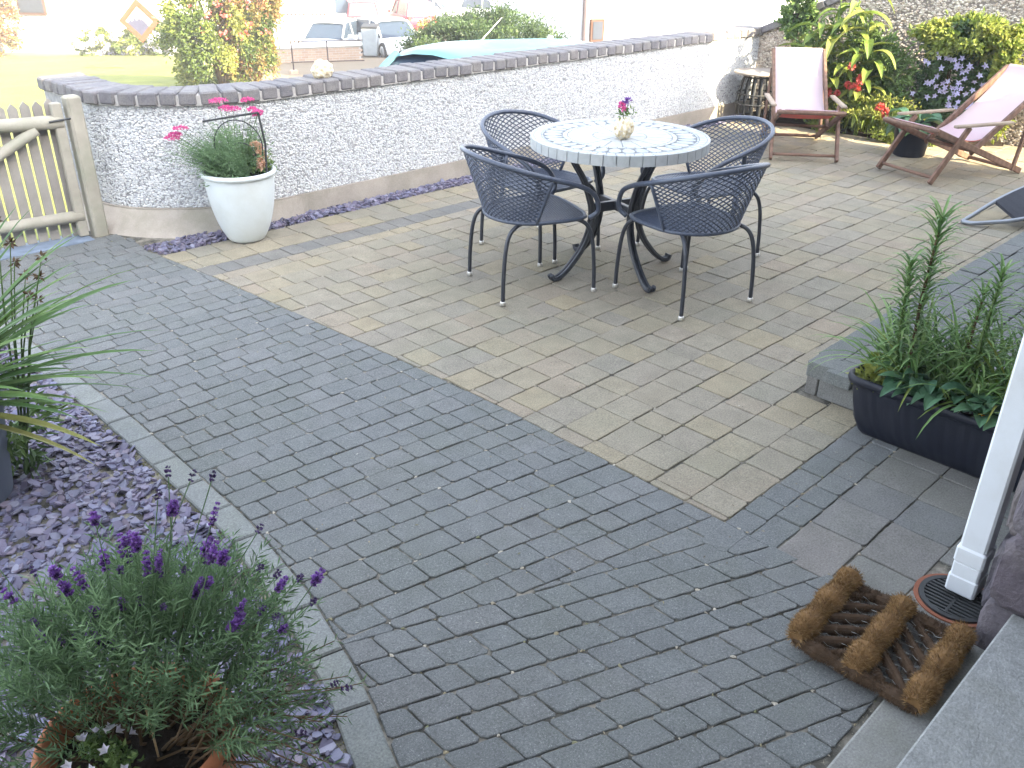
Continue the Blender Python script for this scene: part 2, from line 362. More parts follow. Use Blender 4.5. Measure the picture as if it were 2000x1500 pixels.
# ------------------------------------------------------------------ paving
CAMXY = np.array([0., 0.])
def paver(mb, P, z=0.0, gap=.0012, h=.05, bev=.0034, tone=.5, chip=.009, tilt=True):
    if area(P) < 0: P = P[::-1]
    keep = np.linalg.norm(np.roll(P,-1,0)-P, axis=1) > .004
    P = P[keep]
    if len(P) < 3: return False
    Q = inset(P, gap)
    if area(Q) < .0006: return False
    # knocked-off corners, slightly bowed sides
    out = []; n = len(Q); cen = Q.mean(0)
    for i in range(n):
        a, b, c2 = Q[i-1], Q[i], Q[(i+1)%n]; la, lc = np.linalg.norm(a-b), np.linalg.norm(c2-b)
        k = min(chip*(.35+1.1*random.random()), la*.3, lc*.3)
        out.append(b+(a-b)/la*k); out.append(b+(c2-b)/lc*k)
        m_ = 3 if lc > .09 else (2 if lc > .05 else 0); e_ = (c2-b)/(lc+1e-9); pn_ = np.array([-e_[1], e_[0]])
        for q_ in range(m_): out.append(b+(c2-b)*((q_+.9+.2*random.random())/(m_+1))+pn_*random.uniform(-.0006,.0024))
    Q = np.array(out); n = len(Q)
    if area(Q) < .0005: return False
    I = inset(Q, bev*.9); 
    if area(I) < .0002: return False
    dz = random.uniform(-.0022,.0022); g = RNG.normal(size=2)*.008
    def zz(X, base): return base+z+dz+((X-cen)@g if tilt else 0)
    V = np.concatenate([np.column_stack([Q, np.full(n, z-h)]), np.column_stack([Q, zz(Q, -bev)]), np.column_stack([inset(Q, bev*.3), zz(Q, -bev*.35)]), np.column_stack([I, zz(I, 0)])])
    F = []
    for r in range(3):
        for k in range(n): l = (k+1) % n; F.append((r*n+k, r*n+l, (r+1)*n+l, (r+1)*n+k))
    F.append(tuple(3*n+k for k in range(n)))
    mb.add(V, F, tone); return True
GRIT = []
def lay(polys, matname, parent, name='paver', limit=300, skip=None, **kw):
    """nearest pieces become objects of their own, the rest one mesh"""
    polys = [p for p in polys if p is not None and len(p) >= 3]
    polys.sort(key=lambda p: np.linalg.norm(p.mean(0)-CAMXY))
    cnt = 0; rest = MB()
    for p in polys:
        tn = random.random()
        if cnt < limit:
            mb = MB()
            if paver(mb, p, tone=tn, **kw): mb.build(name, M[matname], parent); cnt += 1
        else: paver(rest, p, tone=tn, **kw)
    if rest.n: rest.build(name+'_field', M[matname], parent, kind='stuff')
    for p in polys:
        for c in p:
            if random.random() < .16: GRIT.append((c[0], c[1], kw.get('z', 0)))
def curve(v, tab): return float(np.interp(v, [a for a, _ in tab], [b for _, b in tab]))
B_TAB = [(.3,2.12),(2.2,2.12),(2.78,2.10),(3.7,2.04),(4.27,2.0),(5.0,1.92),(5.2,1.95),(5.6,1.95)]
E_TAB = [(.3,.38),(.6,.53),(.9,.665),(1.15,.785),(1.44,.885),(1.8,.965),(2.25,1.02),(3.2,1.03),(4.0,.995),(5.6,.96)]
bnd = lambda v: curve(v, B_TAB); edg = lambda v: curve(v, E_TAB)
def side_clip(P, f, sign):
    """keep the side u > f(v) (sign 1) or u < f(v) (sign -1), using the tangent beside the piece"""
    v = float(P[:,1].mean()); e = .06; t = np.array([f(v+e)-f(v-e), 2*e]); t /= np.linalg.norm(t)
    nrm = np.array([t[1], -t[0]])*sign; return clip(P, (f(v), v), nrm)
def chain(P, *fs):
    for f in fs:
        if P is None: return None
        P = f(P)
    return P

# base slab that everything lies on
def slab(name, poly, z0, z1, material, parent=None, **kw):
    mb = MB(); prism(mb, np.array(poly), z0, z1); return mb.build(name, M[material], parent, **kw)
slab('patio_base', [(-4,-1.2),(9.4,-1.2),(9.4,5.3),(2.0,5.3),(1.85,5.62),(-4,5.62)], -1.4, -.0052, 'joint', kind='structure')

# grey footpath: courses fan round between the two edges
path = empty('footpath', (0,0,0)); path['kind'] = 'structure'; path['label'] = 'path of small grey tumbled setts curving from the gate to the door'
def pang(v): return rad(np.interp(v, [1.5,2.0,2.6,3.2], [-13,-9,-4,0]))
polys = []
WEDGE_T = math.tan(rad(-21.5)); WV = 1.53
def family(vstart, vend, wd, angf, post):
    v = vstart
    while v > vend:
        v2 = v-wd*random.uniform(.96,1.04); ta, tb = math.tan(angf(v)), math.tan(angf(v2))
        u = .2+random.random()*.1
        while u < 2.5:
            L = random.choice([.085,.10,.115,.115,.135,.16]); a, b = u, u+L
            q = np.array([(a, v2+tb*(a-1)),(b, v2+tb*(b-1)),(b, v+ta*(b-1)),(a, v+ta*(a-1))])
            polys.append(post(q)); u = b
        v = v2
low = lambda P: clip(P, (1.5,.49), (0,1))
left = lambda P: side_clip(P, edg, 1)
right = lambda P: side_clip(P, bnd, -1)
gate_lim = lambda P: clip(P, (1.5,5.43), (0,-1))
wall_lim = lambda P: clip(P, (1.93,5.3), (-1,-.1)) if P[:,1].mean() > 5.3 else P
family(5.5, .9, .094, pang, lambda q: chain(q, lambda P: clip(P, (1, WV), (-WEDGE_T, 1)), left, right, gate_lim, wall_lim))
family(WV, -.3, .093, lambda v: rad(-21.5), lambda q: chain(q, left, right, low))
lay([p for p in polys if p is not None and p[:,1].max() > .45], 'grey_paver', path)

# edging stones down the path's left side
kerb = empty('path_edging', (0,0,0)); kerb['kind'] = 'structure'; kerb['label'] = 'line of pale grey edging stones between the path and the slate'
v = .35; sm = []
while v < 5.4:
    L = .2; n = 4
    vs = np.linspace(v, v+L, n); inner = [(edg(x)-.002, x) for x in vs]; 
    outer = []
    for x in vs:
        t = np.array([edg(x+.05)-edg(x-.05), .1]); t /= np.linalg.norm(t); outer.append((edg(x)-t[1]*.098, x+t[0]*.098))
    mb = MB(); q = np.array(inner+outer[::-1]); 
    if area(q) < 0: q = q[::-1]
    prism(mb, inset(q, .0025), -.09, .004+random.uniform(-.001,.002), .005, random.random()); mb.build('edging_stone', M['kerb_stone'], kerb); v += L

# brown patio paving
patio = empty('patio', (0,0,0)); patio['kind'] = 'structure'; patio['label'] = 'patio of brindled brown and buff block paving'
def rows(v0, v1, wd, u0, u1, Ls, post=lambda p: p):
    out = []; v = v0
    while v < v1-1e-4:
        v2 = min(v+wd, v1)
        if v1-v2 < wd*.4: v2 = v1
        u = u0-random.random()*.15
        while u < u1:
            L = random.choice(Ls); j = RNG.normal(size=4)*.0015
            q = np.array([(u,v+j[0]),(u+L,v+j[1]),(u+L,v2+j[2]),(u,v2+j[3])]); p = clip(q, (u1,0), (-1,0)) if u+L > u1 else q
            if p is not None: out.append(post(p))
            u += L
        v = v2
    return out
bright = lambda P: side_clip(P, bnd, 1) if P[:,0].min() < 2.3 else P
mid = rows(1.17, 4.36, .1545, 1.8, 8.72, [.12,.155,.155,.19,.21,.155], bright)
mid = [p for p in mid if p is not None and not (p[:,0].mean() > 3.12 and p[:,1].mean() < 1.46)]
cut = []
for p in mid:
    if p[:,0].max() > 3.12 and p[:,1].mean() < 1.46: p = clip(p, (3.118,0), (-1,0))
    cut.append(p)
far = rows(4.52, 4.86, .17, 1.7, 8.22, [.155,.19,.22,.17], bright)
lay(cut+far, 'brown_paver', patio)
band = empty('border_band', (0,0,0)); band['kind'] = 'structure'; band['label'] = 'narrow grey border courses set into the brown patio'
gb = rows(4.36, 4.52, .16, 1.7, 8.22, [.11,.14,.165], bright)+rows(.98, 1.17, .095, 2.12, 3.118, [.11,.14,.165])
lay([p for p in gb if p is not None and p[:,1].mean() > 3], 'band_paver', band, limit=120); lay([p for p in gb if p is not None and p[:,1].mean() < 3], 'grey_paver', band, limit=120)
big = rows(.42, .98, .187, 2.12, 3.118, [.19,.23,.28,.19]); doorpave = empty('doorside_paving', (0,0,0)); doorpave['kind'] = 'structure'; doorpave['label'] = 'larger dark paving blocks beside the downpipe'
big = [p for p in big if not (np.linalg.norm(p.mean(0)-np.array([2.27,.5])) < .09)]
lay(big, 'dark_paver', doorpave)

# low raised paved step at the right
stp = empty('raised_terrace', (0,0,0)); stp['kind'] = 'structure'; stp['label'] = 'low raised terrace of dark grey blocks behind the trough'
mb = MB(); box(mb, (5.71,.94,.045), (5.14,1.0,.12)); mb.build('terrace_core', M['joint'], stp)
top = rows(.42, 1.36, .104, 3.215, 8.28, [.12,.15,.165,.21])
lay([p for p in top], 'grey_paver', stp, limit=160, z=.142)
cap_u = 3.12
for v0 in np.arange(.42, 1.46, .173):                      # header blocks capping the front face
    v1 = min(v0+.173, 1.46)
    if v1-v0 < .05: continue
    mb = MB(); paver(mb, np.array([(3.112,v0),(3.215,v0),(3.215,v1),(3.112,v1)]), z=.142, h=.064, tone=random.random()); mb.build('cap_block', M['grey_paver'], stp)
for u0 in np.arange(3.215, 8.2, .208):
    mb = MB(); paver(mb, np.array([(u0,1.36),(u0+.208,1.36),(u0+.208,1.468),(u0,1.468)]), z=.142, h=.064, tone=random.random()); mb.build('cap_block', M['grey_paver'], stp)
v0 = .42
while v0 < 1.455:
    L = random.choice([.1,.17,.17]); v1 = min(v0+L, 1.455); mb = MB(); box(mb, (3.15,(v0+v1)/2,.036), (.055,v1-v0-.005,.084), None, .004, random.random()); mb.build('riser_block', M['dark_paver'], stp); v0 = v1
u0 = 3.18
while u0 < 8.25:
    u1 = u0+.2; mb = MB(); box(mb, ((u0+u1)/2,1.43,.036), (.195,.05,.084), None, .004, random.random()); mb.build('riser_block', M['dark_paver'], stp); u0 = u1

# pale sand and dry moss lodged where block corners meet
mb = MB()
for x, y, z in GRIT:
    k = 7; a = np.linspace(0,2*np.pi,k,endpoint=False)+random.random(); r = random.uniform(.002,.0085)*(.5+RNG.random(k)); e = random.uniform(.35,1); th_ = random.random()*3.14
    X = np.cos(a)*r; Y = np.sin(a)*r*e; V = np.column_stack([x+X*math.cos(th_)-Y*math.sin(th_), y+X*math.sin(th_)+Y*math.cos(th_), np.full(k, z-.0012)]); mb.add(np.vstack([V,[[x,y,z+.0006]]]), [(i,(i+1)%k,k) for i in range(k)], random.random())
tag(mb.build('joint_sand', mat('loose_sand', rough=1, ramp=[(.30,.27,.21),(.42,.38,.31),(.24,.20,.13),(.16,.17,.09)], namp=.3, nscale=200)), 'pale sand and dry moss lodged in the paving joints', 'sand', kind='stuff')

# slate chippings ----------------------------------------------------
def chips(name, label, inside, n, lo, hi, zbase, layers, bounds, zfun=None):
    mb = MB(); u0, u1, v0, v1 = bounds; P = np.column_stack([RNG.uniform(u0,u1,n*3), RNG.uniform(v0,v1,n*3)]); P = P[inside(P)][:n]; m = len(P); k = 7
    R = (lo*.7+(hi*1.15-lo*.7)*RNG.random(m)**1.6)*np.where(RNG.random(m) < .08, 1.5, 1); a = np.linspace(0,2*np.pi,k,endpoint=False)[None,:]+RNG.random((m,k))*.5
    rr = R[:,None]*(.75+.4*RNG.random((m,k))); el = RNG.uniform(.5,.95,m)[:,None]
    x = np.cos(a)*rr; y = np.sin(a)*rr*el; th = RNG.uniform(.002,.006,m)[:,None]
    top = np.stack([x*.93,y*.93,np.broadcast_to(th,x.shape)],2); bot = np.stack([x,y,-np.broadcast_to(th,x.shape)*.5],2)
    V = np.concatenate([top,bot],1)
    yaw = RNG.uniform(0,6.28,m); tx = RNG.normal(size=m)*.30; ty = RNG.normal(size=m)*.30
    cy, sy = np.cos(yaw), np.sin(yaw); X = V[:,:,0]*cy[:,None]-V[:,:,1]*sy[:,None]; Y = V[:,:,0]*sy[:,None]+V[:,:,1]*cy[:,None]; Z = V[:,:,2]
    Z = Z+X*np.tan(tx)[:,None]+Y*np.tan(ty)[:,None]
    zl = zbase+RNG.random(m)*layers
    V = np.stack([X+P[:,0:1], Y+P[:,1:2], Z+zl[:,None]],2).reshape(-1,3); tn = RNG.random(m)
    i = np.arange(m)[:,None]*2*k
    mb.v.append(V); off = mb.n; mb.n += len(V)
    mb.f.append((i+np.arange(k)[None,:]).astype(np.int64)+off); mb.t.append(tn)
    for q in range(k):
        r = (q+1)%k; mb.f.append((i+np.array([[k+q,k+r,r,q]])).astype(np.int64)+off); mb.t.append(tn)
    return tag(mb.build(name, M['slate']), label, 'slate chippings', kind='stuff')
def outer_edge(v): return np.array([edg(x) for x in v])-.105
ev = np.linspace(-1, 6, 300); eo = outer_edge(ev)
slab('slate_bed_ground', [(-4,-1.15),(.3,-1.15),(.35,.2),(.62,1.15),(.83,1.8),(.885,2.6),(.89,3.6),(.86,5.4),(-4,5.4)], -.1, -.012, 'slate_soil', kind='structure')
chips('slate_chippings', 'bed of purple slate chippings left of the path', lambda P: P[:,0] < np.interp(P[:,1], ev, eo)-.004, 17000, .012, .024, -.012, .018, (-.45,.95,.85,4.6))
slab('wall_strip_ground', [(1.96,4.87),(8.3,4.87),(8.3,5.1),(2.6,5.1),(1.97,5.5)], -.1, -.01, 'slate_soil', kind='structure')
chips('slate_strip', 'narrow strip of purple slate along the foot of the white wall', lambda P: (P[:,1] > 4.865+.0*P[:,0]) & (P[:,1] < np.interp(P[:,0],[1.98,2.05,2.15,2.3,2.5,2.7],[5.42,5.36,5.28,5.17,5.08,5.045])) & (P[:,0] > 1.93+(5.0-P[:,1])*.2) & (P[:,1] < 5.06+np.clip(P[:,0]-2.3,0,.1)*.2), 7000, .010, .020, -.008, .022, (1.9,8.25,4.86,5.42))

# ------------------------------------------------------------------ roughcast garden wall
WP = catmull([(1.975,6.35),(1.975,5.95),(1.98,5.70),(2.03,5.53),(2.13,5.38),(2.27,5.25),(2.46,5.12),(2.72,5.035),(3.0,5.02),(3.4,5.02)], 6)
WP = np.vstack([WP, [(u,5.02) for u in np.arange(3.6,8.4,.2)], [(8.36,5.02)]])
sl_ = np.concatenate([[0], np.cumsum(np.linalg.norm(np.diff(WP,axis=0),axis=1))]); WLEN = sl_[-1]
def wpt(s): return np.column_stack([np.interp(s, sl_, WP[:,0]), np.interp(s, sl_, WP[:,1])])
def wnrm(s): t = unit(wpt(s+.03)-wpt(s-.03)); return np.column_stack([t[:,1], -t[:,0]])      # towards the patio
def sweep(mb, s0, s1, d0, d1, z0, z1, step=.06, tone=.5):
    n = max(2, int((s1-s0)/step)+1); s = np.linspace(s0, s1, n); p = wpt(s); nn = wnrm(np.clip(s,.04,WLEN-.04))
    a = p+nn*d0; b = p+nn*d1
    V = np.concatenate([np.column_stack([q, np.full(n, z)]) for q, z in ((a,z0),(a,z1),(b,z1),(b,z0))]); F = []
    for r in range(4):
        q = (r+1)%4
        for k in range(n-1): F.append((r*n+k, r*n+k+1, q*n+k+1, q*n+k)[::-1])
    F += [(0,n,2*n,3*n)[::-1], (n-1,2*n-1,3*n-1,4*n-1)]
    mb.add(V, F, tone)
wall = empty('garden_wall', (1.98,6.0,0), 0, 'low white pebble-dashed garden wall with grey brick coping curving to the gate', 'wall')
def wloc(mb, name, m, **kw):
    for i in range(len(mb.v)): mb.v[i] = mb.v[i]-np.array([1.98,6.0,0])
    return mb.build(name, m, wall, **kw)
mb = MB(); sweep(mb, 0, WLEN, -.19, 0, -1.2, .745); wloc(mb, 'wall_body', M['render_base'])
mb = MB(); sweep(mb, 0, WLEN, .0005, .022, -.3, .135); wloc(mb, 'plinth', M['plinth'])
s_ = np.linspace(.45, 2.0, 40); p_ = wpt(s_); n_ = wnrm(s_); fl = np.interp(s_, [.45,.9,1.2,1.5,1.8,2.0], [.10,.15,.19,.13,.05,.0])+.024; mb = MB()
mb.add(np.concatenate([np.column_stack([p_+n_*.0225, np.full(40,.125)]), np.column_stack([p_+n_*(.024+(fl-.024)*.45)[:,None], np.full(40,.055)]), np.column_stack([p_+n_*fl[:,None], np.full(40,-.03)])]), [(r*40+k, r*40+k+1, (r+1)*40+k+1, (r+1)*40+k)[::-1] for r in range(2) for k in range(39)])
wloc(mb, 'cement_fillet', M['plinth'])
def dash(P, Nn, r, tones, squash=.75, outl=.45):
    """pebbles thrown on a surface: small 7-vertex domes"""
    m = len(P); mb = MB(); k = 6; upz = np.array([0,0,1.]); T1 = unit(np.cross(np.broadcast_to(upz,Nn.shape), Nn)); T2 = np.cross(Nn, T1)
    R = r*(.55+.9*RNG.random(m)); a = np.linspace(0,2*np.pi,k,endpoint=False)[None,:]+RNG.random((m,1))*6.28; rr = R[:,None]*(.7+.6*RNG.random((m,k)))
    ring = P[:,None,:]+T1[:,None,:]*(np.cos(a)*rr)[:,:,None]+T2[:,None,:]*(np.sin(a)*rr*squash)[:,:,None]-Nn[:,None,:]*.0008
    apex = P+Nn*(R*(.5+.5*RNG.random(m)))[:,None]+(T1*RNG.normal(size=(m,1))+T2*RNG.normal(size=(m,1)))*R[:,None]*.3
    V = np.concatenate([ring, apex[:,None,:]],1).reshape(-1,3); i = np.arange(m)[:,None]*7
    mb.v.append(V); mb.n += len(V); tn = RNG.random(m)
    for q in range(k): mb.f.append((i+np.array([[q,(q+1)%k,6]])).astype(np.int64)); mb.t.append(tn)
    return mb
n = 62000; s = RNG.uniform(.3, WLEN, n); z = .135+RNG.random(n)*.61
keep = RNG.random(n) < 1.0; P2 = wpt(s); N2 = wnrm(np.clip(s,.05,WLEN-.05))
wloc(dash(np.column_stack([P2, z])+np.column_stack([N2*.001, np.zeros(n)]), np.column_stack([N2, np.zeros(n)]), .0072, None), 'pebble_dash', M['render_dash'], kind='stuff')
mb = MB(); sweep(mb, 0, WLEN, -.205, .022, .745, .803); wloc(mb, 'mortar_bed', M['mortar'])
s0 = .02
while s0 < WLEN-.06:
    L = .088+random.random()*.022; s1 = min(s0+L, WLEN); mb = MB(); d = random.uniform(.028,.04)
    c = wpt(np.array([(s0+s1)/2]))[0]; nn = wnrm(np.array([np.clip((s0+s1)/2,.05,WLEN-.05)]))[0]; ang = math.atan2(nn[1], nn[0])
    R = rot3(random.uniform(-.03,.03), random.uniform(-.025,.025), ang+random.uniform(-.03,.03))
    cc = c+nn*(d-.245)/2; box(mb, (cc[0], cc[1], .785+random.uniform(-.003,.003)), (.245+d, s1-s0, .075), R, .009, random.random())
    wloc(mb, 'coping_brick', M['coping']); s0 = s1+random.uniform(.010,.019)

# taller brown roughcast wall closing the back of the garden
bw = empty('back_wall', (8.586,3.518,0), rad(8.5), 'tall brown roughcast wall behind the flower bed, its sloping coping climbing to the right', 'wall')
prof = [(5.21,.78),(5.0,.83),(4.69,.96),(4.45,1.08),(4.1,1.25),(3.6,1.42),(-.5,1.45)]
def top_at(v): return np.interp(-v, [-a for a,_ in prof], [b for _,b in prof])
mb = MB(); vs = np.array([a for a,_ in prof]); n = len(vs); V = []
for u in (8.36, 8.58):
    V += [(u-8.35, a-3.5, -1.2) for a in vs]+[(u-8.35, a-3.5, b-.07) for a, b in prof]
F = []
for k in range(n-1): F += [(k,k+1,n+k+1,n+k)[::-1], (2*n+k,2*n+k+1,3*n+k+1,3*n+k), (n+k,n+k+1,3*n+k+1,3*n+k)[::-1]]
F += [(0,n,3*n,2*n)[::-1], (n-1,2*n-1,4*n-1,3*n-1)]
mb.add(V, F); mb.build('wall_body', M['dash_brown_base'], bw)
n = 26000; v = RNG.uniform(.3,5.2,n); z = RNG.random(n)*(top_at(v)-.07); P = np.column_stack([np.full(n,.009), v-3.5, z]); 
dash(P, np.tile([-1.,0,0],(n,1)), .012, None).build('pebble_dash', M['dash_brown'], bw, kind='stuff')
v = 5.2
while v > .2:
    L = .2; a, b = top_at(v), top_at(v-L); mb = MB(); bar(mb, (.12, v-3.5-.004, a-.035), (.12, v-L-3.5+.004, b-.035), .30, .07, .01, random.random()); mb.build('coping_stone', M['coping'], bw); v -= L

# ------------------------------------------------------------------ the house: stone front beside the door, gabled body behind the camera
house = empty('house', (2.15,.41,0), 0, 'purple-grey rubble stone house front rising behind the white downpipe', 'house')
def hloc(mb, name, m, **kw):
    for i in range(len(mb.v)): mb.v[i] = mb.v[i]-np.array([2.15,.41,0])
    return mb.build(name, m, house, **kw)
M['house_paint'] = mat('house_render', (.45,.44,.42), rough=.9, nscale=4, namp=.08)
M['roof'] = mat('roof_slate', rough=.7, ramp=[(.07,.07,.08),(.10,.10,.11)], nscale=6, namp=.2)
mb = MB(); box(mb, (5.06,-3.31,1.4), (5.76,7.36,3.6)); hloc(mb, 'wall', M['house_paint'])
mb = MB(); box(mb, (-1.9,-4.0,1.4), (8.14,5.98,3.6)); hloc(mb, 'wall', M['house_paint'])
mb = MB()
V = [(x, y, z) for x in (-6.1, 8.02) for y, z in ((.62,2.95),(-3.3,6.15),(-7.2,2.95),(.62,3.1),(-3.3,6.32),(-7.2,3.1))]
mb.add(V, [(0,1,4,3),(1,2,5,4),(6,9,10,7),(7,10,11,8),(3,4,10,9),(4,5,11,10),(0,6,7,1),(1,7,8,2),(0,3,9,6),(2,8,11,5)]); hloc(mb, 'roof', M['roof'])
mb = MB(); mb.add([(x,y,z) for x in (-5.9,7.93) for y, z in ((.3,3.0),(-3.3,5.9),(-6.9,3.0))], [(0,1,2),(3,5,4),(0,3,4,1),(1,4,5,2)]); hloc(mb, 'gable', M['house_paint'])
def rubble(face, a0, a1, z0, z1, hs=(.16,.24)):
    z = z0
    while z < z1:
        h = random.uniform(*hs); a = a0-random.random()*.1
        while a < a1:
            L = random.uniform(.18,.38); aa, bb = max(a,a0), min(a+L,a1)
            if bb-aa > .05:
                mb = MB(); V, F = ICO2; Q = np.sign(V)*np.abs(V)**.42; Q = Q*np.array([(bb-aa)/2*.99,.055,h/2*.98])*(1+(RNG.random((len(V),1))-.5)*.13)
                Q = Q+np.array([(aa+bb)/2,0,z+h/2]); 
                if face == 'front': Q = np.column_stack([Q[:,0], Q[:,1]+.39, Q[:,2]])
                else: Q = np.column_stack([2.17-Q[:,1]*-1, Q[:,0], Q[:,2]])
                mb.add(Q, F, random.random()); hloc(mb, 'stone', M['rubble'])
            a += L
        z += h
rubble('side', -.75, .405, -.02, 1.7); rubble('front', 2.25, 6.0, 0, 1.7, (.2,.3))

# door step slab and the kerb below it
ds = MB(); prism(ds, np.array([(-1.2,-.98),(2.135,-.98),(2.135,.335),(-1.2,.335)]), -.02, .15, .005)
tag(ds.build('door_step', M['concrete']), 'thick grey concrete door step in the bottom right corner', 'step')
kb = MB(); prism(kb, np.array([(-1.2,.34),(2.13,.34),(2.13,.475),(-1.2,.475)]), -.1, .012, .006)
tag(kb.build('door_kerb', M['concrete_dark']), 'thin concrete kerb strip at the foot of the door step', 'kerb')
# ------------------------------------------------------------------ furniture
M['wicker'] = mat('dark_blue_wicker', (.05,.063,.095), rough=.38, nscale=60, namp=.25, spec=.6, bump=.3, bscale=500)
M['steel_dark'] = mat('dark_painted_steel', (.022,.026,.036), rough=.38, nscale=30, namp=.2, spec=.6)
M['chrome_foot'] = mat('pale_foot_cap', (.62,.60,.56), rough=.3, metal=.6, namp=.1)
M['rust_foot'] = mat('rusty_foot_cap', (.25,.12,.05), rough=.7, namp=.2)
M['mosaic'] = mat('mosaic_tile', rough=.68, ramp=[(.34,.36,.36),(.40,.41,.405),(.37,.39,.395),(.42,.42,.41)], nscale=25, namp=.12, spec=.25, bump=.1, bscale=60)
M['mosaic_dark'] = mat('mosaic_tile_grey', rough=.68, ramp=[(.30,.325,.345),(.34,.36,.375),(.315,.34,.36)], nscale=25, namp=.15, spec=.25)
M['grout'] = mat('tile_grout', (.24,.25,.26), rough=.85, namp=.15)

CH = [((3.177,3.10), -21, 'dark woven bistro chair with arms at the table\'s near left, its back to the gate'),
      ((3.638,2.448), 78, 'dark woven bistro chair nearest the camera, seen from behind its curved back'),
      ((3.648,3.49), -93, 'dark woven bistro chair between the white wall and the round table'),
      ((4.272,2.802), 163, 'dark woven bistro chair beyond the table on the deckchair side')]
def rim_pts():
    half = [(-.355,0,.730),(-.33,.12,.722),(-.255,.225,.700),(-.13,.283,.662),(.0,.288,.622),(.12,.280,.583),(.205,.268,.538),(.245,.255,.48),(.25,.245,.43),(.215,.225,.398)]
    return np.array([(x,-y,z) for x,y,z in half[::-1][:-1]]+half)
def seat_outline(n=48):
    P = []
    for t in np.linspace(-1,1,n):       # round back, straight front
        a = math.pi*(.5+.5*(t+1)); P.append((-.02+.225*math.cos(a), -.225*math.sin(a)*-1))
    back = [(-.02+.225*math.cos(a), .235*math.sin(a)) for a in np.linspace(math.pi/2, 3*math.pi/2, 26)]
    front = [(.08,-.24),(.16,-.232),(.205,-.205),(.225,-.15),(.232,-.07),(.234,0),(.232,.07),(.225,.15),(.205,.205),(.16,.232),(.08,.24)]
    return np.array(back+front)
def make_chair(loc, rz, label):
    t = empty('bistro_chair', (*loc,0), rz, label, 'chair', 'woven chairs around the mosaic table')
    so_ = seat_outline(); z0 = .402
    mb = MB(); tube(mb, np.column_stack([so_, np.full(len(so_), z0)]), .0105, 8, closed=True)
    mb.build('seat_frame', M['wicker'], t, smooth=True)
    mb = MB()
    from_poly = so_; ang = rad(38)
    for sgn in (1,-1):
        d = np.array([math.cos(ang*sgn), math.sin(ang*sgn)]); nn = np.array([-d[1], d[0]])
        for o in np.arange(-.36,.36,.0132):
            p0 = nn*o-d*.5; p1 = nn*o+d*.5; seg = [p0,p1]
            ts = []
            for i in range(len(from_poly)):
                a, b = from_poly[i], from_poly[(i+1)%len(from_poly)]
                den = (p1-p0)[0]*(b-a)[1]-(p1-p0)[1]*(b-a)[0]
                if abs(den) < 1e-9: continue
                s_ = ((a-p0)[0]*(b-a)[1]-(a-p0)[1]*(b-a)[0])/den; q_ = ((a-p0)[0]*(p1-p0)[1]-(a-p0)[1]*(p1-p0)[0])/den
                if 0 <= q_ <= 1: ts.append(s_)
            if len(ts) < 2: continue
            ta, tb = min(ts), max(ts)
            if tb-ta < .03: continue
            tt = np.linspace(ta, tb, 7); P = p0+(p1-p0)*tt[:,None]; r2 = (P[:,0]+.02)**2+P[:,1]**2
            z = z0+.003*sgn-.016*np.clip(1-r2/.05,0,1)
            tube(mb, np.column_stack([P, z]), .0054, 4, ry=.0022, caps=False)
    mb.build('seat_weave', M['wicker'], t)
    rp = catmull(rim_pts(), 6)
    mb = MB(); tube(mb, rp, .0125, 10); mb.build('arm_rail', M['wicker'], t, smooth=True)
    # the woven back spans rim to seat between two uprights
    k = len(rp); c0 = int(k*.285); top = rp[c0:k-c0]
    topd = np.concatenate([[0], np.cumsum(np.linalg.norm(np.diff(top,axis=0),axis=1))]); topd /= topd[-1]
    def T(s): return np.array([np.interp(s, topd, top[:,i]) for i in range(3)]).T
    ab = np.linspace(-1.32, 1.32, 60)
    def Bt(s):
        a = math.pi-(-1)*0 + 0; th = np.interp(s, [0,1], [-1.32,1.32]); return np.stack([-.02-.225*np.cos(th), .235*np.sin(th), np.full_like(th, z0)], -1)
    def S(s, h):
        s = np.clip(s,0,1); a, b = Bt(s), T(s); p = a+(b-a)*np.asarray(h)[...,None]; bul = .018*np.sin(np.pi*h)
        p[...,2] -= 0; p[...,0] -= 0*bul; return p
    if True:
        y0 = T(np.array([0.0]))[0]
    mb = MB(); N = 21
    for sgn in (1,-1):
        for o in np.arange(-.62, 1.62, 1/N):
            h = np.linspace(0,1,9); s = o+sgn*(h-.5)*.62
            ok = (s >= 0) & (s <= 1)
            if ok.sum() < 2: continue
            hh = np.linspace(h[ok][0], h[ok][-1], 9); lo = (0-o)/(sgn*.62)+.5; hi = (1-o)/(sgn*.62)+.5; a, b = sorted((lo,hi)); hh = np.linspace(max(0,a), min(1,b), 9)
            tube(mb, S(o+sgn*(hh-.5)*.62, hh), .0037, 4, caps=False)
    mb.build('back_weave', M['wicker'], t)
    for s in (0.,1.):
        mb = MB(); hh = np.linspace(0,1,7); tube(mb, S(np.full(7,s), hh), .0125, 8, ry=.009); mb.build('back_upright', M['wicker'], t, smooth=True)
    for i,(sx, sy) in enumerate(((1,1),(1,-1),(-1,1),(-1,-1))):
        pts = catmull([(sx*.11,sy*.15,.388),(sx*.17,sy*.192,.386),(sx*.215,sy*.215,.355),(sx*.24,sy*.226,.28),(sx*.253,sy*.232,.15),(sx*.258,sy*.235,.014)], 5)
        mb = MB(); tube(mb, pts, .0105, 10); lg = mb.build('leg', M['steel_dark'], t, smooth=True)
        mb = MB(); lathe(mb, [(0,0),(.0135,0),(.0145,.006),(.0145,.016),(.0125,.022),(0,.022)], 14, (sx*.258,sy*.235,.001)); mb.build('foot_cap', M['chrome_foot'], lg, smooth=True)
    return t
ch0 = make_chair(CH[0][0], rad(CH[0][1]), CH[0][2])
for p, a, lb in CH[1:]:
    c = copy_tree(ch0); c.location = (*p, 0); c.rotation_euler = (0,0,rad(a)); c['label'] = lb

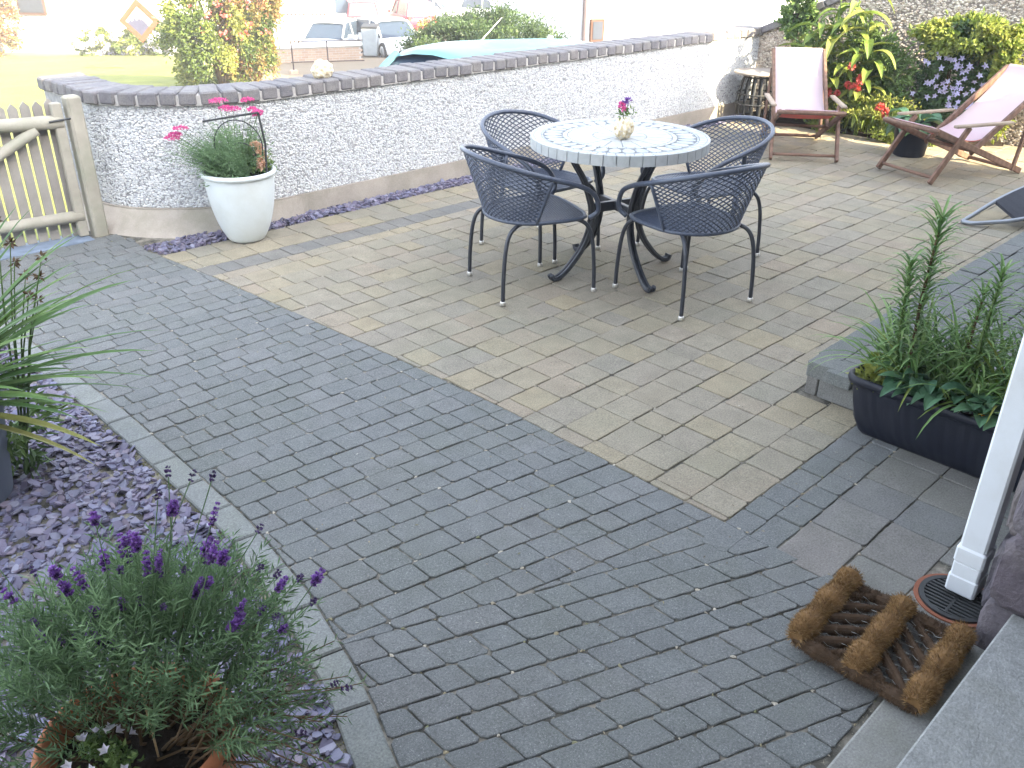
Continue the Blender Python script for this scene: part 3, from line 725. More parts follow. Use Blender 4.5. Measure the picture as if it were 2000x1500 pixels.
# round mosaic table --------------------------------------------------
TC = (3.64,2.925); tb = empty('mosaic_table', (*TC,0), rad(-17), 'round pale stone mosaic table on a dark curved iron base', 'table')
mb = MB(); lathe(mb, [(0,.694),(.446,.694),(.446,.7345),(0,.7345)], 64); mb.build('table_core', M['grout'], tb)
def arc_tile(r0, r1, a0, a1, z0, z1, n=4, bev=.0015):
    P = [(r1*math.cos(a), r1*math.sin(a)) for a in np.linspace(a0,a1,n)]+[(r0*math.cos(a), r0*math.sin(a)) for a in np.linspace(a1,a0,n)]
    m_ = MB(); P = np.array(P)
    if area(P) < 0: P = P[::-1]
    n_ = len(P); I = inset(P, bev); V = np.concatenate([np.column_stack([P, np.full(n_,z0)]), np.column_stack([P, np.full(n_,z1-bev)]), np.column_stack([I, np.full(n_,z1)])])
    F = []
    for r in range(2):
        for k in range(n_): l = (k+1)%n_; F.append((r*n_+k, r*n_+l, (r+1)*n_+l, (r+1)*n_+k))
    for k in range(n//1-1):      # top as quads (the outline is not convex)
        F.append((2*n_+k, 2*n_+k+1, 2*n_+n_-2-k, 2*n_+n_-1-k))
    m_.add(V, F, random.random()); return m_
def ring(name, count, r0, r1, z0, z1, mats, gap=.002, n=4, off=0):
    for i in range(count):
        a0 = 2*math.pi*(i+off)/count; a1 = 2*math.pi*(i+1+off)/count; g = gap/((r0+r1)/2)
        arc_tile(r0, r1, a0+g, a1-g, z0, z1+random.uniform(-.0004,.0004), n).build(name, M[mats[i%len(mats)]], tb)
ring('edge_tile', 46, .4465, .462, .688, .741, ['mosaic'])
ring('border_tile', 60, .408, .4445, .734, .7405, ['mosaic'])
ring('line_tile', 48, .396, .406, .734, .7400, ['mosaic_dark'], n=3)
for i in range(34):      # ring of pointed leaf-shaped pieces
    a = 2*math.pi*i/34; m_ = MB(); w_ = .0325
    P = np.array([(.300,-.009),(.312,-w_*.62),(.34,-w_*.93),(.372,-w_*.95),(.388,-.016),(.3915,0),(.388,.016),(.372,w_*.95),(.34,w_*.93),(.312,w_*.62),(.300,.009)])
    P = P*np.array([1,.95])
    prism(m_, P if area(P) > 0 else P[::-1], .7345, .7402, .0012, random.random(), R=RZ(a)); m_.build('petal_tile', M['mosaic' if i%3 else 'mosaic_dark'], tb)
ring('inner_tile', 40, .272, .294, .734, .7405, ['mosaic'])
ring('centre_tile', 18, .14, .268, .734, .7402, ['mosaic'], n=5)
ring('centre_tile', 9, .012, .137, .734, .7402, ['mosaic','mosaic'], n=5)
for i in range(4):
    a = math.pi/2*i; prof = catmull([(.30,.690),(.262,.62),(.205,.53),(.165,.43),(.148,.36),(.155,.27),(.195,.17),(.27,.075),(.335,.022),(.375,.018),(.388,.040)], 4)
    P = np.column_stack([prof[:,0]*math.cos(a), prof[:,0]*math.sin(a), prof[:,1]])
    for q in (-1,1):
        o = np.array([-math.sin(a), math.cos(a), 0])*.011*q; mb = MB(); tube(mb, P+o, .0105, 6, ry=.014); mb.build('leg', M['steel_dark'], tb)
for s in (1,-1):
    mb = MB(); bar(mb, (-.15,-.0,.375+.001*s), (.15,0,.375+.001*s), .028, .05, .003) if s == 1 else bar(mb, (0,-.15,.375), (0,.15,.375), .028, .048, .003); mb.build('cross_brace', M['steel_dark'], tb)
mb = MB(); lathe(mb, [(.26,.676),(.30,.676),(.30,.692),(.26,.692),(.26,.676)], 48); mb.build('top_ring', M['steel_dark'], tb)

M['alabaster'] = mat('rough_cream_stone', rough=.7, ramp=[(.62,.56,.42),(.52,.42,.24),(.70,.66,.56),(.45,.34,.19)], nscale=22, namp=.3, bump=.5, bscale=60)
vz = empty('stone_vase', (3.60,2.87,.741), .4, 'small rough cream stone vase of flowers in the middle of the mosaic table', 'vase')
mb = MB(); V, F = ICO2; Q = V*np.array([.06,.05,.058]); Q[:,0] += .010*(V[:,2]); Q = Q*(1+(RNG.random((len(V),1))-.5)*.22)+[0,0,.053]; Q[:,2] = np.clip(Q[:,2], 0, .098)
mb.add(Q, F, RNG.random(len(F))); mb.build('stone_body', M['alabaster'], vz)
M['petal_pink'] = mat('pink_petal', rough=.7, ramp=[(.55,.06,.22),(.70,.13,.32),(.62,.10,.35)], namp=.1, transl=.25)
M['petal_violet'] = mat('violet_petal', rough=.7, ramp=[(.16,.06,.32),(.30,.14,.50),(.12,.05,.20),(.38,.22,.55)], namp=.1, transl=.25)
M['petal_white'] = mat('white_petal', rough=.7, ramp=[(.72,.70,.75),(.66,.62,.76),(.75,.74,.74)], namp=.05, transl=.3)
M['petal_red'] = mat('red_petal', rough=.65, ramp=[(.55,.09,.07),(.62,.14,.11),(.58,.11,.12)], namp=.1, transl=.25)
M['petal_peach'] = mat('peach_petal', rough=.7, ramp=[(.78,.45,.30),(.75,.55,.36),(.80,.52,.44)], namp=.08, transl=.3)
M['petal_orange'] = mat('orange_petal', rough=.6, ramp=[(.75,.28,.02),(.80,.36,.03)], namp=.1, transl=.2)
M['petal_blue'] = mat('lilac_petal', rough=.7, ramp=[(.42,.38,.60),(.52,.48,.68),(.47,.46,.64)], namp=.08, transl=.3)
def leafmat(name, ramp, transl=.28, rough=.5, **k): return mat(name, rough=rough, ramp=ramp, namp=.14, nscale=30, transl=transl, spec=.4, **k)
M['leaf_mid'] = leafmat('mid_green_leaf', [(.06,.11,.032),(.095,.165,.05),(.14,.22,.065),(.19,.27,.09)])
M['leaf_dark'] = leafmat('dark_green_leaf', [(.055,.10,.04),(.08,.14,.055),(.115,.18,.065)])
M['leaf_lime'] = leafmat('lime_leaf', [(.11,.17,.03),(.17,.24,.045),(.24,.29,.06),(.30,.32,.08)], transl=.35)
M['leaf_lav'] = leafmat('lavender_leaf', [(.065,.115,.055),(.115,.19,.09),(.165,.26,.125),(.22,.32,.17)], rough=.7)
M['leaf_strap'] = leafmat('strap_leaf', [(.07,.14,.045),(.115,.21,.065),(.165,.28,.09),(.23,.33,.12)])
M['leaf_yarrow'] = leafmat('feathery_leaf', [(.11,.19,.09),(.17,.27,.13),(.24,.35,.18)], rough=.7)
M['leaf_yellow'] = leafmat('yellowing_leaf', [(.22,.24,.06),(.30,.29,.09)])
M['leaf_hosta'] = leafmat('hosta_leaf', [(.06,.14,.08),(.09,.19,.10),(.13,.24,.12)], rough=.45)
M['stem_green'] = mat('green_stem', (.09,.14,.045), rough=.6, namp=.2)
M['stem_brown'] = mat('brown_stem', (.10,.065,.035), rough=.85, namp=.3)
M['calyx'] = mat('dark_calyx', rough=.8, ramp=[(.05,.03,.10),(.09,.05,.16),(.07,.06,.09)], namp=.2)
def bloom(mb, c, r, n, tone=None, flat=1.0):
    c = np.asarray(c, float); d = sphere_dirs(n, .3); leaves(mb, c+d*r*.25*np.array([1,1,flat]), d, r*.95, r*.6, RNG.random(n), fold=.15)
mb = MB(); mbs = MB()
posy = [((-.018,.012,.165),'petal_pink',.020),((.012,-.012,.185),'petal_violet',.021),((.0,.01,.172),'petal_violet',.016),((-.03,.0,.150),'petal_pink',.016)]
for p, mm, r in posy:
    tube(mbs, [(0,0,.08),(p[0]*.6,p[1]*.6,.12),p], .0012, 4); b_ = MB(); bloom(b_, p, r, 26); b_.build('flower', M[mm], vz)
mbs.build('stem', M['stem_green'], vz)
mb = MB(); leaves(mb, RNG.normal(size=(50,3))*[.02,.02,.014]+[.018,0,.125], sphere_dirs(50,.6), .028, .010, RNG.random(50)); mb.build('foliage', M['leaf_mid'], vz)

# deckchairs ----------------------------------------------------------
M['deck_wood'] = mat('stained_wood', rough=.6, ramp=[(.13,.075,.05),(.17,.10,.07),(.11,.06,.045)], nscale=6, namp=.25, bump=.2, bscale=80, wave=(6,4,.18,(1,8,8)))
M['arm_wood'] = mat('pale_arm_wood', rough=.8, ramp=[(.25,.20,.15),(.30,.24,.19)], nscale=10, namp=.2)  # armrests a lighter tone than the rest of the frame
M['canvas'] = mat('pale_pink_canvas', rough=.9, ramp=[(.66,.55,.60),(.68,.57,.62)], nscale=3, namp=.04, bump=.25, bscale=700, transl=.45)
M['canvas_red'] = mat('red_canvas_lining', (.55,.15,.12), rough=.9, namp=.1, transl=.2)
def deckchair(loc, ang, label, wd=.26):
    """local +x points to the back of the chair"""
    t = empty('deckchair', (*loc,0), ang, label, 'deckchair', 'pink canvas deckchairs on the far side of the patio')
    W = M['deck_wood']; tn = random.random
    for s in (-1,1):
        y = s*wd
        mb = MB(); bar(mb, (.0,y,.018), (.285,y,.408), .026, .045, .004, tn()); mb.build('front_leg', W, t)
        mb = MB(); bar(mb, (-.03,y*.93,.40), (.965,y*.93,.022), .024, .045, .004, tn()); mb.build('base_rail', W, t)
        mb = MB(); bar(mb, (.40,y*.84,.20), (1.12,y*.84,.735), .026, .045, .004, tn()); mb.build('back_rail', W, t)
        mb = MB(); bar(mb, (.12,y*1.06,.425), (.70,y*1.06,.418), .045, .020, .005, tn()); mb.build('armrest', M['arm_wood'], t)
        mb = MB(); bar(mb, (.86,y*.96,.035), (.97,y*.88,.60), .022, .035, .003, tn()); mb.build('prop', W, t)
    for nm, a, b, r in (('front_bar',(-.03,-wd*1.02,.40),(-.03,wd*1.02,.40),.017),('top_bar',(1.12,-wd*.9,.735),(1.12,wd*.9,.735),.016),('lower_bar',(.035,-wd,.055),(.035,wd,.055),.012),('rear_bar',(.95,-wd*.95,.03),(.95,wd*.95,.03),.014),('mid_bar',(.42,-wd*.9,.215),(.42,wd*.9,.215),.012),('prop_bar',(.955,-wd*.9,.52),(.955,wd*.9,.52),.012)):
        mb = MB(); tube(mb, [a,b], r, 10); mb.build(nm, W, t, smooth=True)
    prof = catmull([(-.035,.425),(-.01,.418),(.12,.372),(.27,.318),(.42,.29),(.56,.315),(.72,.40),(.90,.535),(1.05,.675),(1.115,.755),(1.135,.74)], 5)
    n = len(prof); ys = np.linspace(-.20,.20,9); V = []
    for (x,z) in prof:
        for y in ys: V.append((x, y*1.02, z-.010*math.cos(y/.2*1.57)*math.sin(min(1,max(0,x/1.1))*3.14)))
    F = [(i*9+j, i*9+j+1, (i+1)*9+j+1, (i+1)*9+j)[::-1] for i in range(n-1) for j in range(8)]
    mb = MB(); mb.add(V, F); mb.build('canvas_sling', M['canvas'], t, smooth=True)
    k = [i for i,(x,z) in enumerate(prof) if x < .62]; V2 = np.array(V).reshape(n,9,3)[k].copy(); V2[:,:,2] -= .006; m2 = len(k)
    mb = MB(); mb.add(V2.reshape(-1,3), [(i*9+j, i*9+j+1, (i+1)*9+j+1, (i+1)*9+j) for i in range(m2-1) for j in range(8)]); mb.build('canvas_lining', M['canvas_red'], t, smooth=True)
    return t
deckchair((6.75,3.50), rad(37), 'pink canvas deckchair facing the camera beside the bin table')
deckchair((6.87,2.725), math.atan2(-.358,.934), 'pink canvas deckchair turned sideways at the right, with pale armrests')

# round-topped iron basket table by the wall ---------------------------
bt = empty('barrel_side_table', (7.95,4.72,0), 0, 'round-topped black slatted barrel table behind the first deckchair', 'side table')
M['iron'] = mat('black_iron', (.025,.027,.028), rough=.55, namp=.3, spec=.5)
M['table_lid'] = mat('grey_stone_lid', (.30,.27,.24), rough=.85, namp=.2, nscale=12, bump=.3, bscale=90)
mb = MB(); lathe(mb, [(0,.445),(.20,.445),(.235,.455),(.24,.465),(.235,.475),(0,.482)], 40); mb.build('lid', M['table_lid'], bt)
for i in range(16):
    a = i*math.pi/8; P = np.array([(r*math.cos(a), r*math.sin(a), z) for r,z in catmull([(.135,.425),(.165,.36),(.185,.26),(.19,.15),(.175,.02)],4)]); mb = MB(); tube(mb, P, .012, 6, ry=.004); mb.build('slat', M['iron'], bt)
for r, z in ((.14,.425),(.188,.27),(.193,.18),(.18,.02)):
    mb = MB(); a = np.linspace(0,2*np.pi,32,endpoint=False); tube(mb, np.column_stack([r*np.cos(a), r*np.sin(a), np.full(32,z)]), .008, 6, closed=True); mb.build('hoop', M['iron'], bt)

# garden lounger poking in at the right --------------------------------
lg = empty('garden_lounger', (5.9,1.75,0), 0, 'grey tubular lounger frame with dark fabric at the right edge', 'lounger')
M['grey_tube'] = mat('grey_tube', (.26,.28,.31), rough=.35, metal=.5, namp=.08)
M['mesh_fabric'] = mat('charcoal_fabric', (.035,.037,.045), rough=.85, nscale=80, namp=.2, bump=.3, bscale=500)
off = np.array([5.9,1.75,0])
pts = np.array([(6.25,1.60,.19),(6.02,1.74,.115),(5.80,1.86,.055),(5.72,1.86,.045),(5.74,1.78,.06),(5.92,1.80,.12),(6.2,1.77,.20),(6.55,1.68,.27),(7.0,1.5,.30)])
pts = np.array([(5.43,1.62,.20),(5.43,1.62,.20)])
L1 = catmull([(5.98,1.93,.018),(6.06,1.90,.055),(6.30,1.80,.16),(6.62,1.66,.24),(7.0,1.5,.27)],6)
L2 = catmull([(5.98,1.93,.018),(5.985,1.86,.022),(6.05,1.77,.035),(6.12,1.66,.06),(6.3,1.45,.13),(6.6,1.22,.20),(7.0,1.0,.27)],6)
for L_ in (L1, L2): mb = MB(); tube(mb, L_-off, .0135, 10); mb.build('frame_tube', M['grey_tube'], lg, smooth=True)
mb = MB(); A_ = L1[9:]; B_ = L2[9+len(L2)-len(L1):] if len(L2) > len(L1) else L2[9:]
nA = 12; ta = np.linspace(0,1,nA); ia = np.linspace(10,len(L1)-1,nA); ib = np.linspace(18,len(L2)-1,nA)
PA = np.array([[np.interp(i, range(len(L1)), L1[:,c]) for c in range(3)] for i in ia])-off; PB = np.array([[np.interp(i, range(len(L2)), L2[:,c]) for c in range(3)] for i in ib])-off
V = np.concatenate([PA+[0,0,.012], PB+[0,0,.012], PA+[0,0,-.008], PB+[0,0,-.008]]); F = [(i,i+1,nA+i+1,nA+i) for i in range(nA-1)]+[(2*nA+i,3*nA+i,3*nA+i+1,2*nA+i+1) for i in range(nA-1)]+[(0,nA,3*nA,2*nA)]+[(i,2*nA+i,2*nA+i+1,i+1) for i in range(nA-1)]
mb.add(V, F); mb.build('fabric', M['mesh_fabric'], lg)
mb = MB(); tube(mb, [(.95,-.1,.245),(.95,-.1,.01)], .013, 8); mb.build('leg', M['grey_tube'], lg); mb = MB(); tube(mb, [(.95,-.62,.22),(.95,-.62,.01)], .013, 8); mb.build('leg', M['grey_tube'], lg)

# white downpipe, drain ------------------------------------------------
M['upvc'] = mat('white_plastic', (.62,.65,.68), rough=.38, nscale=4, namp=.04, spec=.45, stain=(.45,.45,.42), samt=.4, sscale=5)
dp = empty('downpipe', (2.322,.499,-.018), 0, 'white square plastic downpipe at the corner of the stone house', 'downpipe')
mb = MB(); box(mb, (0,0,1.6), (.076,.070,2.86), None, .006); mb.build('pipe', M['upvc'], dp)
mb = MB(); box(mb, (0,0,.165), (.088,.080,.055), None, .006); mb.build('pipe_collar', M['upvc'], dp)
mb = MB(); box(mb, (0,0,.115), (.082,.075,.05), None, .005); mb.build('pipe_socket', M['upvc'], dp)
mb = MB(); box(mb, (0,0,.066), (.089,.081,.062), None, .006); mb.build('pipe_shoe', M['upvc'], dp)
for z in (.9,1.9,2.7): mb = MB(); box(mb, (0,-.03,z), (.09,.08,.03), None, .004); mb.build('pipe_bracket', M['upvc'], dp)
M['terracotta_old'] = mat('old_terracotta', (.26,.10,.06), rough=.9, namp=.25, nscale=20)
dr = empty('drain', (2.275,.50,0), 0, 'round black drain grating under the white downpipe', 'drain')
mb = MB(); lathe(mb, [(.100,-.02),(.100,.004),(.112,.005),(.113,-.02)], 36); mb.build('drain_ring', M['terracotta_old'], dr)
mb = MB(); lathe(mb, [(.085,.002),(.085,.010),(.099,.010),(.099,-.01)], 36); mb.build('grate_rim', M['iron'], dr)
mb = MB(); lathe(mb, [(0,-.014),(.1,-.014)], 24); mb.build('drain_well', mat('drain_dark', (.006,.006,.006), rough=1, namp=0), dr)
for k, x in enumerate(np.arange(-.075,.08,.0150)):
    y = math.sqrt(max(.0001,.086**2-x*x)); mb = MB(); box(mb, (x,0,.004), (.007,2*y,.009), None, .001); mb.build('grate_bar', M['iron'], dr)
mb = MB(); box(mb, (0,0,.005), (.16,.007,.008)); mb.build('grate_bar', M['iron'], dr)

# coir boot-scraper mat -------------------------------------------------
M['coir'] = mat('coir_bristle', rough=.95, ramp=[(.10,.05,.020),(.20,.115,.045),(.29,.18,.075),(.36,.24,.11)], namp=.15, nscale=80)
M['coir_dark'] = mat('old_coir', rough=1, ramp=[(.045,.028,.017),(.085,.052,.03),(.12,.075,.04)], namp=.2, nscale=80)
M['wire'] = mat('galvanised_wire', (.35,.35,.33), rough=.4, metal=.7, namp=.1)
cm = empty('coir_scraper_mat', (1.925,.555,0), 0, 'brown coir and wire boot scraper mat leaning on the door step', 'door mat')
def brush(name, a, b, r, n, mname, bl, parent, squash=1.0, twist=3, flat=False):
    a, b = np.asarray(a, float), np.asarray(b, float); m_ = 26; t = np.linspace(0,1,m_); P = a+(b-a)*t[:,None]; rr = r*(.80+.16*np.sin(t*math.pi*2*twist+a[0]*9)+.05*RNG.normal(size=m_)); rr[0] *= .85; rr[-1] *= .85
    mb = MB(); tube(mb, P, rr, 12, tone=.2, ry=rr*squash); core = mb
    ax = unit(b-a); e1 = unit(np.cross(ax,[0,0,1.])); e2 = np.cross(e1, ax); s = RNG.random(n); th = RNG.random(n)*2*np.pi
    d = e1*np.cos(th)[:,None]+e2*(np.sin(th)*squash)[:,None]+ax*RNG.normal(size=(n,1))*.35; R_ = np.interp(s, t, rr)
    base = a+(b-a)*s[:,None]+unit(d)*R_[:,None]*.75
    leaves(mb, base, d+RNG.normal(size=(n,3))*.25, bl*(.6+.8*RNG.random(n)), .0016, RNG.random(n), fold=.1)
    return mb.build(name, M[mname], parent)
O = lambda u, v, z: (u-1.95, v-.58, z)
for v, nm in ((.745,'coir_ridge'),(.588,'coir_ridge'),(.432,'coir_ridge')):
    brush(nm, O(1.785,v,.050), O(2.115,v+.012,.052), .037, 8000, 'coir', .015, cm, 1.0, 2.5)
for u in (1.795,2.105):
    brush('coir_border', O(u,.42,.034), O(u,.75,.034), .022, 3000, 'coir_dark', .011, cm)
for zone, (va, vb, sg) in enumerate(((.60,.735,-1),(.445,.575,1))):
    for k in range(-3, 6):
        x0 = 1.80+k*.062; xa, xb = x0, x0+.12; ya, yb = (vb, va) if sg < 0 else (va, vb)
        ta, tb2 = 0., 1.
        if xa < 1.80: ta = (1.80-xa)/(xb-xa)
        if xb > 2.10: tb2 = 1-(xb-2.10)/(xb-xa)
        if tb2-ta < .15: continue
        A_ = np.array([xa+(xb-xa)*ta, ya+(yb-ya)*ta]); B_ = np.array([xa+(xb-xa)*tb2, ya+(yb-ya)*tb2])
        brush('coir_bar', O(*A_,.035), O(*B_,.035), .0135, 700, 'coir_dark', .009, cm, 1.25, 1)
mb = MB()
for k in np.arange(1.80,2.11,.030):
    tube(mb, np.column_stack([np.full(30,k)+.004*np.sin(np.linspace(0,60,30))-1.95, np.linspace(.43,.74,30)-.58, .040+.004*np.cos(np.linspace(0,45,30))]), .0006, 4)
mb.build('wire_mesh', M['wire'], cm)

# black trough ---------------------------------------------------------
M['black_plastic'] = mat('black_plastic', (.009,.011,.020), rough=.5, nscale=5, namp=.12, spec=.3, stain=(.04,.04,.04), samt=.2, sscale=4)
tr = empty('trough_planter', (3.035,.80,0), 0, 'long ribbed black plastic trough beside the raised terrace', 'planter')
def rrect(hx, hy, r, n=8, ribs=0, amp=0):
    P = []
    for cx, cy, a0 in ((hx-r,hy-r,0),(-hx+r,hy-r,90),(-hx+r,-hy+r,180),(hx-r,-hy+r,270)):
        for a in np.linspace(a0,a0+90,n): P.append((cx+r*math.cos(rad(a)), cy+r*math.sin(rad(a))))
    P = np.array(P); d = np.linalg.norm(np.roll(P,-1,0)-P,axis=1); c = np.concatenate([[0],np.cumsum(d)]); tot = c[-1]
    m_ = 200; s = np.linspace(0,tot,m_,endpoint=False); Pc = np.vstack([P,P[:1]]); Q = np.column_stack([np.interp(s,c,Pc[:,0]), np.interp(s,c,Pc[:,1])])
    if ribs:
        T = unit(np.column_stack([np.roll(Q[:,0],-1)-np.roll(Q[:,0],1), np.roll(Q[:,1],-1)-np.roll(Q[:,1],1)])); Nn = np.column_stack([T[:,1],-T[:,0]]); Q = Q+Nn*(amp*np.clip(np.sin(s/tot*2*np.pi*ribs)*2,-1,1))[:,None]
    return Q
rings = [(.062,.345,.03,0,0,0.0),(.072,.355,.035,.012,0,.0),(.088,.375,.04,.06,46,.0016),(.098,.388,.045,.13,46,.0018),(.104,.395,.05,.195,46,.0016),(.105,.397,.05,.205,0,0),(.122,.413,.055,.212,0,0),(.126,.418,.06,.226,0,0),(.124,.415,.06,.240,0,0),(.114,.405,.05,.243,0,0),(.108,.398,.05,.236,0,0),(.104,.394,.05,.19,0,0)]
V = []; F = []; m_ = 200
for hx, hy, r, z, rb, am in rings: q = rrect(hx,hy,r,8,rb,am); V.append(np.column_stack([q, np.full(m_,z)]))
for i in range(len(rings)-1):
    for k in range(m_): l = (k+1)%m_; F.append((i*m_+k, i*m_+l, (i+1)*m_+l, (i+1)*m_+k))
F.append(tuple(range(m_))[::-1]); mb = MB(); mb.add(np.concatenate(V), F); mb.build('trough_body', M['black_plastic'], tr, smooth=True)
mb = MB(); q = rrect(.103,.393,.05); g = ico(0); mb.add(np.vstack([np.column_stack([q, np.full(m_,.205)]), [[0,0,.215]]]), [(k,(k+1)%m_,m_) for k in range(m_)]); mb.build('soil', M['soil'], tr)

# pots -----------------------------------------------------------------
M['white_pot'] = mat('white_glazed_pot', (.60,.64,.64), rough=.32, nscale=3, namp=.05, spec=.4, stain=(.42,.43,.38), samt=.35, sscale=6)
wp = empty('white_flower_pot', (2.455,4.80,0), 0, 'tall white tapered pot standing against the white wall', 'flower pot')
pr = catmull([(.088,0),(.112,.02),(.150,.10),(.178,.20),(.194,.30),(.199,.375),(.200,.392)],4)
mb = MB(); lathe(mb, [(0,.0)]+[tuple(x) for x in pr]+[(.212,.396),(.217,.405),(.215,.418),(.206,.424),(.194,.421),(.186,.412),(.182,.36)], 56); mb.build('pot_body', M['white_pot'], wp, smooth=True)
mb = MB(); lathe(mb, [(0,.385),(.184,.375)], 32); mb.build('soil', M['soil'], wp)
M['terracotta'] = mat('terracotta', (.42,.16,.075), rough=.75, nscale=5, namp=.15, bump=.15, bscale=120, stain=(.25,.10,.05), samt=.5, sscale=5)
tp = empty('terracotta_pot', (.33,1.375,-.01), 0, 'round terracotta pot at the bottom left holding the lavender', 'flower pot')
mb = MB(); lathe(mb, [(0,0),(.12,0),(.135,.02),(.168,.16),(.182,.27),(.186,.282),(.190,.292),(.186,.302),(.174,.304),(.165,.298),(.160,.285),(.150,.2)], 56); mb.build('pot_body', M['terracotta'], tp, smooth=True)
mb = MB(); lathe(mb, [(0,.262),(.08,.258),(.163,.25)], 32); mb.build('soil', M['soil'], tp)
M['grey_pot'] = mat('grey_blue_pot', (.13,.15,.19), rough=.6, nscale=4, namp=.1)
gp = empty('grey_tub', (.37,3.00,0), 0, 'tall slate-grey tub half out of frame at the left', 'planter')
mb = MB(); lathe(mb, [(0,0),(.165,0),(.175,.01),(.215,.33),(.222,.345),(.215,.352),(.20,.345),(.198,.30)], 48); mb.build('pot_body', M['grey_pot'], gp, smooth=True)
mb = MB(); lathe(mb, [(0,.32),(.198,.31)], 24); mb.build('soil', M['soil'], gp)
bp = empty('black_plant_pot', (7.66,3.03,0), 0, 'round black plastic pot behind the sideways deckchair', 'flower pot')
mb = MB(); lathe(mb, [(0,0),(.115,0),(.125,.01),(.15,.24),(.158,.245),(.158,.27),(.148,.27),(.145,.23)], 40); mb.build('pot_body', M['black_plastic'], bp, smooth=True)
mb = MB(); lathe(mb, [(0,.24),(.146,.235)], 24); mb.build('soil', M['soil'], bp)

# rustic gate ----------------------------------------------------------
M['gate_wood'] = mat('silvered_wood', rough=.9, ramp=[(.29,.27,.22),(.34,.315,.26),(.25,.235,.19)], nscale=5, namp=.2, bump=.4, bscale=90, stain=(.22,.24,.17), samt=.5, sscale=4)
M['picket_wood'] = mat('grey_picket_wood', rough=.9, ramp=[(.24,.22,.20),(.29,.27,.24),(.21,.19,.18)], nscale=6, namp=.2, bump=.4, bscale=90)
gt = empty('wooden_gate', (1.75,5.50,0), math.atan2(.06,-1), 'weathered wooden picket gate with round rails and a diagonal brace', 'gate')
# local +x runs away from the post, +y is the patio side
for k in range(22):
    mb = MB(); x = .02+k*.0645; h = .80+random.uniform(-.015,.02)
    P = np.array([(-.025,.006),(.025,.006),(.025,h-.03),(0,h),(-.025,h-.03)]); V = np.array([(x+p[0],y,p[1]) for y in (-.055,-.037) for p in P])
    mb.add(V, [(0,1,2,3,4)[::-1],(5,6,7,8,9)]+[(i,(i+1)%5,5+(i+1)%5,5+i) for i in range(5)], random.random()); mb.build('picket', M['picket_wood'], gt)
for z0, z1, r in ((.705,.735,.038),(.150,.165,.034)):
    mb = MB(); n_ = 14; x = np.linspace(-.02,1.42,n_); tube(mb, np.column_stack([x, np.full(n_,0.0), np.linspace(z0-.02,z1,n_)+RNG.normal(size=n_)*.002]), r*(1+RNG.normal(size=n_)*.02), 12); mb.build('gate_rail', M['gate_wood'], gt, smooth=True)
mb = MB(); n_ = 12; t_ = np.linspace(0,1,n_)[:,None]; tube(mb, np.array([.13,.012,.655])+(np.array([1.08,.012,.17])-np.array([.13,.012,.655]))*t_, .034, 12, ry=.03); mb.build('gate_brace', M['gate_wood'], gt, smooth=True)
mb = MB(); box(mb, (.0,-.002,.40), (.055,.05,.78), None, .006); mb.build('gate_stile', M['gate_wood'], gt)
mb = MB(); tube(mb, [(-.06,.03,.70),(.0,.045,.70),(.06,.04,.695)], .006, 6); mb.build('latch', M['iron'], gt)
gpst = MB(); box(gpst, (1.845,5.50,.36), (.085,.085,.92), rot3(0,0,.05), .012); tag(gpst.build('gate_post', M['gate_wood']), 'square weathered gate post against the end of the white wall', 'post')
th = MB(); 
box(th, (.6,5.50,-.01), (2.35,.20,.036), None, .004); tag(th.build('gate_threshold', mat('blue_slate_sill', (.17,.21,.27), rough=.7, nscale=12, namp=.25, bump=.5, bscale=60)), 'blue-grey slate strip on the ground under the picket gate', 'threshold')

# stone lying on the coping
ws = MB(); V, F = ICO2; ws.add(V*np.array([.075,.055,.062])*(1+(RNG.random((len(V),1))-.5)*.22), F, RNG.random(len(F))); o = ws.build('white_rock', M['alabaster']); o.location = (3.28,5.10,.868)
tag(o, 'rough pale rock sitting on top of the white wall\'s coping', 'rock')
# ------------------------------------------------------------------ planting
def rel(mb, o):
    for i in range(len(mb.v)): mb.v[i] = mb.v[i]-np.asarray(o, float)
    return mb
# lavender -------------------------------------------------------------
LP = np.array([.33,1.375,.25]); lav = empty('lavender_plant', tuple(LP), 0, 'bushy lavender with violet flower spikes growing in the terracotta pot', 'lavender')
AWAY0 = np.array([.70,.713,0.]); IMX = np.array([.713,-.701,0.])            # the way the clump leans out over the path
fol = MB(); wood = MB(); stems = MB(); tips = []
def shoot(p0, p1, n, sag, L, r=.10, W=.0042):
    t = np.linspace(.25,1,n); mid = (p0+p1)/2+np.array([0,0,sag]); P = ((1-t)**2)[:,None]*p0+(2*t*(1-t))[:,None]*mid+(t**2)[:,None]*p1
    ax = unit(np.gradient(P,axis=0)); th = np.arange(n)*1.57+np.where(np.arange(n)%2,.0,.0)+RNG.random(n)*.5; e1 = unit(np.cross(ax,[.3,.2,1.])); e2 = np.cross(e1,ax)
    d = ax*.75+(e1*np.cos(th)[:,None]+e2*np.sin(th)[:,None])*.75
    base = np.repeat(P,2,0); dd = np.concatenate([d,ax*.75-(e1*np.cos(th)[:,None]+e2*np.sin(th)[:,None])*.75],1).reshape(-1,3)
    tt = np.repeat(t,2); m = len(base)
    leaves(fol, base, dd+RNG.normal(size=(m,3))*.15, L*(.6+.55*RNG.random(m)), W, np.clip(.15+.6*tt*RNG.random()+RNG.normal(size=m)*.12,0,1), fold=.1)
    return P
